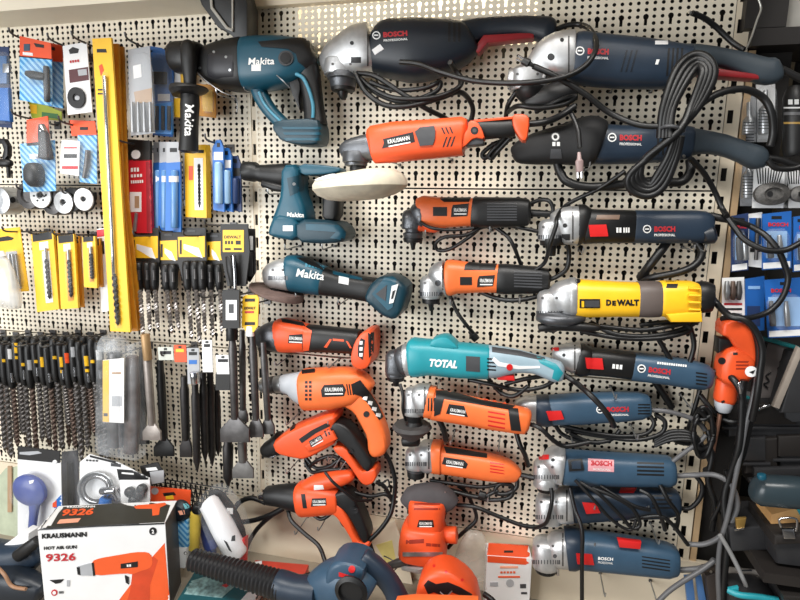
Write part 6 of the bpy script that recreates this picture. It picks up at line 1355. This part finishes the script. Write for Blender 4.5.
# blue packs
BLP = mat('blue_pack', (30, 88, 160), .4, 0, .1, 20)
for k, (u0, v0, u1, v1, lab) in enumerate(((762, 211, 791, 270, 'blue blister pack with a red title, upper row beside the board'), (793, 214, 812, 272, 'blue blister pack without a white neighbour in the upper row'), (764, 277, 806, 338, 'large tilted blue blister pack with a white base and silver bit'), (745, 276, 764, 332, 'plain blue pack without bits beside the tilted pack'), (731, 213, 748, 272, 'dark blue blister pack with silver bits touching the upright post'))):
    d = .03 if k != 2 else .05
    t = T('blister_pack', lab, 'blister pack', (u0 + u1) / 2, v0, d); ln = 4 if k == 2 else 0
    card(t, BLP if k != 4 else mat('navy_card', (34, 54, 96)), [(u0, v0 + 3), (u1, v0), (u1 + ln, v1 - 2), (u0 + ln, v1)], d, .004)
    if k != 3:
        t.patch('hang_hole', BLACKINK, quad((u0 + u1) / 2 - 5, v0 + 5, (u0 + u1) / 2 + 5, v0 + 8)); t.text('BOSCH', REDINK, u0 + 6 + ln * .2, v0 + 13.5, 4, min(20, u1 - u0 - 6), bold=.04)
        t.patch('base_strip', WCARD, [(u0 + ln + 1, v1 - 7), (u1 + ln - 1, v1 - 9), (u1 + ln - 1, v1 - 3), (u0 + ln + 1, v1 - 1)]); t.patch('tray', mat('pale_blue_print', (130, 170, 215), .4), quad(u0 + 4, v0 + 20, u1 - 4, v1 - 12, ln * .6))
        for i in range(2): x = u0 + 7 + i * (u1 - u0) * .35; t.loft('bit', SILV if i else GREYP, [(x, v0 + 24, 2), (x + 1, v0 + 36, 3), (x + 2, v1 - 12, 3)], d + .01, 1, 2.3, r=.6)
        blister(t, [(u0 + 3, v0 + 18), (u1 - 3, v0 + 17), (u1 - 3 + ln, v1 - 10), (u0 + 3 + ln, v1 - 8)], d + .014, .022)
    else: t.patch('print_mark', mat('pale_blue_print', (130, 170, 215)), quad(u0 + 3, v0 + 10, u1 - 4, v0 + 13)); t.patch('dark_block', mat('navy_card', (34, 54, 96)), quad(u0 + 2, v0 + 30, u1 - 4, v0 + 50))  # navy rectangle on the lower half of the plain blue card
t = T('blister_pack', 'white-backed pack between the dark blue and the red-titled packs', 'blister pack', 753, 240, .045); card(t, WCARD, [(748, 214), (762, 212), (763, 268), (746, 266)], .018); t.patch('print_block', BLP, quad(749, 218, 761, 244)); t.patch('print_mark', BLACKINK, quad(750, 248, 760, 252)); t.loft('bit', DKSTEEL, [(758, 218, 2), (756, 260, 2)], .026, 1, 2)
t = T('blister_pack', 'small pack with metal bits on a white card low beside the post', 'blister pack', 731, 295, .03); card(t, WCARD, [(722, 278), (744, 277), (745, 318), (722, 318)], .028)
for i in range(3): t.loft('bit', (SILV, BROWNST, DKSTEEL)[i], [(727 + i * 6, 281, 2), (727 + i * 6, 292, 3.4), (727 + i * 6, 300, 2)], .038, 1, 2.3, r=.6)
for i in range(3): t.patch('print_mark', (REDINK, BLACKINK, GCARD)[i], quad(724, 303 + i * 5, 742, 305 + i * 5))
for x, y in ((776, 219), (788, 285), (766, 90), (752, 215)): hook('dark wire hook in the bay of blue packs', x, y, -.1, .06, .004, 'hooks in the bay of blue packs').o.location += Vector((0, .118, 0))
# framed grey case
TB = mat('teal_edge', (38, 128, 132), .4)
t = T('tool_case', 'dark grey case with a teal rim and line drawing, behind the orange drill', 'case', 775, 370, .02, dz=-0.05)
t.poly('case', mat('grey_case', (112, 106, 104), .5, 0, .12, 15), [(752, 336), (797, 348), (774, 406), (740, 394)], .0, .05, .003); t.poly('rim', TB, [(754, 334), (798, 346), (798, 349.5), (754, 337.5)], .02, .02, .001); t.poly('rim', TB, [(700, 388), (740, 393), (775, 404), (775, 408), (738, 397), (700, 391)], .02, .02, .001)
t.patch('panel', DK, [(756, 340), (768, 343), (752, 392), (744, 390)], .0008, d=.03)
for q in ([(784, 360), (780, 362), (783, 366), (778, 368), (780, 373)], [(788, 352), (785, 357), (787, 361)], [(771, 372), (766, 376), (769, 381), (764, 384), (768, 388)]): t.tube('line_drawing', BLACK, [(a, b, .028) for a, b in q], .0014)
t = T('tool_case', 'black case with a pale strip edge standing against the teal-rimmed case', 'case', 795, 385, .03); t.poly('case', DG, [(790, 352), (812, 352), (812, 408), (774, 408)], .03, .06, .004); t.poly('edge_strip', mat('pale_strip', (150, 140, 130), .5), [(797, 346), (802, 350), (778, 408), (772, 406)], .055, .012, .001)
t = T('hang_tag', 'round white tag dangling beside the orange drill', 'tag', 751, 371, .085, dz=0.03); t.turn('disc', WCARD, 751, 371.5, [(6.2, .088), (6.2, .0895)], 22); t.patch('print_mark', BLACKINK, [(749, 372), (755, 370), (753, 374)]); t.loft('clip', CHROME, [(739, 382, 1.5), (741, 388, 2.5), (741, 394, 1.5)], .088, .6, 2, r=.5)
# black cases lower right
z = P(775, 475, .05).z
CASES = [(722, 398, 800, 430, .04, 'flat black case with a rounded lid under the teal-rimmed case'), (738, 432, 770, 466, .05, 'small square black case in the dark stack, behind the grey cord'), (772, 430, 812, 462, .045, 'small square black case in the dark stack, above the barrel-shaped tool'), (748, 462, 812, 482, .06, 'long black tray below the two square cases')]
for k, (u0, v0, u1, v1, d, lab) in enumerate(CASES):
    t = T('tool_case', lab, 'case', (u0 + u1) / 2, v1, d, dz=-.06)
    t.poly('shell', DK if k % 2 else DG, [(u0, v0), (u1, v0 - 2), (u1, v1), (u0, v1)], d - .01, .08, .006); t.poly('lid_panel', DG if k % 2 else DK, [(u0 + 5, v0 + 5), (u1 - 5, v0 + 4), (u1 - 5, v1 - 6), (u0 + 5, v1 - 6)], d + .03, .012, .004)
    t.poly('rim', DG, [(u0, v1 - 4), (u1, v1 - 4), (u1, v1 - 1), (u0, v1 - 1)], d + .032, .01, .002)
    if k == 0: t.poly('grip', GREYP, [(782, 402), (812, 402), (812, 420), (786, 422)], d + .04, .012, .004, 1); t.loft('clasp', CHROME, [(757, 410, 1.2), (764, 407, 1.6), (771, 405, 1.2)], d + .045, .6, 2.4, r=.5)
t = T('power_tool', 'dark grey barrel-shaped tool with a teal cap on the dark shelf', 'tool', 780, 495, .09, dz=0.06); t.loft('barrel', mat('blue_black_plastic', (44, 56, 62), .3, 0, .1, 20), [(752, 488, 12), (760, 490, 17), (790, 492, 18), (815, 494, 18)], .09, .9, 2.4, r=3); t.loft('cap', TEAL, [(762, 479, 4.5), (761.5, 474, 4.5)], .12, 1, 2.2, r=1)
t = T('tool_box', 'tan cardboard box with a teal corner on the black latched case', 'carton', 780, 508, .1); t.poly('carton', mat('tan_cardboard', (196, 150, 96), .6, 0, .08, 20), [(764, 505), (786, 499), (796, 503), (797, 516), (763, 517)], .1, .07, .001); t.poly('teal_box', TEAL2, [(789, 499), (800, 492), (812, 492), (812, 512), (797, 513)], .12, .05, .001)
t = T('tool_case', 'black case with a shiny silver latch on the dark shelf', 'case', 785, 540, .1); t.poly('shell', DG, [(760, 519), (812, 516), (812, 552), (764, 546)], .1, .12, .008); t.poly('lid', DK, [(760, 517), (812, 514), (812, 524), (760, 527)], .11, .125, .006)
l_ = t.poly('latch_plate', CHROME, [(781, 528), (793, 528), (795, 538), (783, 538)], .175, .008, .002); t.tube('latch_bail', CHROME, [(781, 527, .18), (780, 519, .182), (796, 519, .182), (796, 531, .18)], .002, under=l_)
t = T('tool_case', 'black case with a brassy latch behind the hanging cords', 'case', 742, 530, .06); t.poly('shell', DG, [(720, 514), (758, 512), (758, 536), (722, 538)], .06, .1, .006); t.poly('latch', mat('brass', (186, 150, 84), .3, .7), [(735, 518), (746, 517), (744, 527), (736, 528)], .115, .008, .002); t.poly('latch_bar', CHROME, [(734, 528), (744, 527), (744, 529.5), (734, 530.5)], .118, .006, .001)
t = T('power_tool', 'tool with a teal curved handle below the dark shelf', 'tool', 750, 595, .1); t.tube('handle', TEAL2, [(728, 590, .14), (740, 595, .15), (760, 597, .15), (778, 600, .15)], .006, n=10, solid=True); t.poly('body', DG, [(726, 584), (735, 582), (760, 584), (775, 592), (775, 612), (726, 612)], .1, .07, .008, 1); t.poly('vents', TEAL2, [(728, 588), (738, 586), (738, 592), (729, 594)], .14, .008, .001)
t = T('paper_sheet', 'pale paper label lying below the dark shelf', 'paper', 745, 574, .06); t.poly('sheet', mat('grey_paper', (176, 168, 160), .6), [(727, 567), (761, 570), (760, 582), (728, 577)], .06, .003, 0); t.patch('print_mark', GREYP, quad(740, 569.5, 752, 571))
t = T('tool_case', 'charcoal box with a flat lid below the dark shelf', 'case', 790, 600, .12); t.poly('shell', DG, [(771, 579), (814, 582), (814, 614), (780, 614)], .12, .1, .005); t.poly('lid', DK, [(771, 577), (814, 580), (814, 584), (772, 581)], .13, .105, .003)
t = T('plastic_strip', 'two blue plastic strips hanging below the lowest blue grinder', 'strip', 694, 590, .03); t.poly('strip', mat('mid_blue', (70, 110, 160)), [(684, 576), (692, 575), (696, 612), (688, 612)], .03, .01, .001); t.poly('strip', mat('mid_blue', (70, 110, 160)), [(695, 575), (701, 575), (708, 612), (700, 612)], .035, .01, .001)
t = T('tool', 'dark brown block hanging beside the blue strips', 'tool', 712, 575, .05); t.poly('block', mat('dark_brown_block', (54, 46, 42), .6), [(703, 570), (716, 566), (719, 612), (708, 612)], .04, .04, .003); t.ring('dot', STEEL, 711, 572, 1.4)
# loose cords down the right edge
GCORD = mat('grey_cord', (92, 92, 94)); LCORD = mat('light_grey_cord', (140, 140, 140), .4)
LC = [(CORD, .0058, [(744, 380, .1), (742, 400, .1), (741, 425, .1), (738, 450, .1), (730, 475, .09), (724, 500, .09), (727, 540, .1), (724, 580, .1), (722, 612, .1)], 'thick black cord dropping from the orange drill'),
      (GCORD, .004, [(757, 378, .095), (752, 402, .1), (746, 425, .1), (741, 450, .1), (735, 480, .1), (728, 515, .1), (720, 545, .1), (718, 575, .1), (720, 612, .1)], 'grey cord running down beside the thick black one'),
      (LCORD, .0036, [(720, 535, .11), (730, 552, .11), (740, 572, .11), (747, 590, .11), (749, 612, .11)], 'light grey cord slanting down to the teal handle'),
      (CORD, .0046, [(700, 395, .04), (712, 410, .05), (722, 418, .05), (735, 422, .06), (748, 418, .05)], 'black cord hooked around the drill bit'),
      (CORD, .005, [(708, 430, .05), (712, 455, .06), (708, 480, .06), (715, 505, .06), (712, 530, .05)], 'black cord hanging just off the board edge'),
      (CORD, .0042, [(712, 520, .07), (722, 500, .08), (728, 485, .08), (726, 470, .08)], 'short black cord crossing the brass-latched case')]
for k, (m, r_, pts, lab) in enumerate(LC):
    t = DRILLR if k in (0, 1, 3) else LOWG
    t.tube('cord', m, pts, r_)
t = LOWG
random.seed(3)
for k in range(9):
    a0 = random.random() * 6.28; t.tube('cord', CORD, [(703 + 9 * math.cos(a0 + i * .9) * (1 + .3 * random.random()), 432 + 24 * math.sin(a0 + i * .9) * (.5 + .6 * random.random()), .04 + .04 * random.random()) for i in range(8)], .0036)

# ------------------------------------------------------------------ steel hooks that carry the power tools
for (u, v) in ((388, 88), (440, 78), (610, 92), (650, 92), (585, 170), (655, 168), (400, 165), (452, 160), (432, 233), (492, 230), (455, 298), (520, 296), (579, 250), (682, 247), (692, 247), (590, 324), (655, 322), (440, 380), (480, 384), (610, 386), (680, 394), (570, 430), (630, 424), (455, 430), (500, 436), (450, 478), (490, 484), (590, 490), (640, 490), (590, 525), (650, 522), (600, 572), (650, 580), (262, 96), (236, 100), (300, 246), (335, 246), (310, 292), (350, 298), (290, 356), (340, 358), (300, 412), (340, 412), (300, 458), (340, 446), (308, 516), (330, 512), (284, 194)):
    hook('thin steel hook holding up a power tool on the board', u, v, .0, .2 if v in (165, 160) else .085, -.004, 'steel hooks under the power tools', STEEL, .0016, .003)
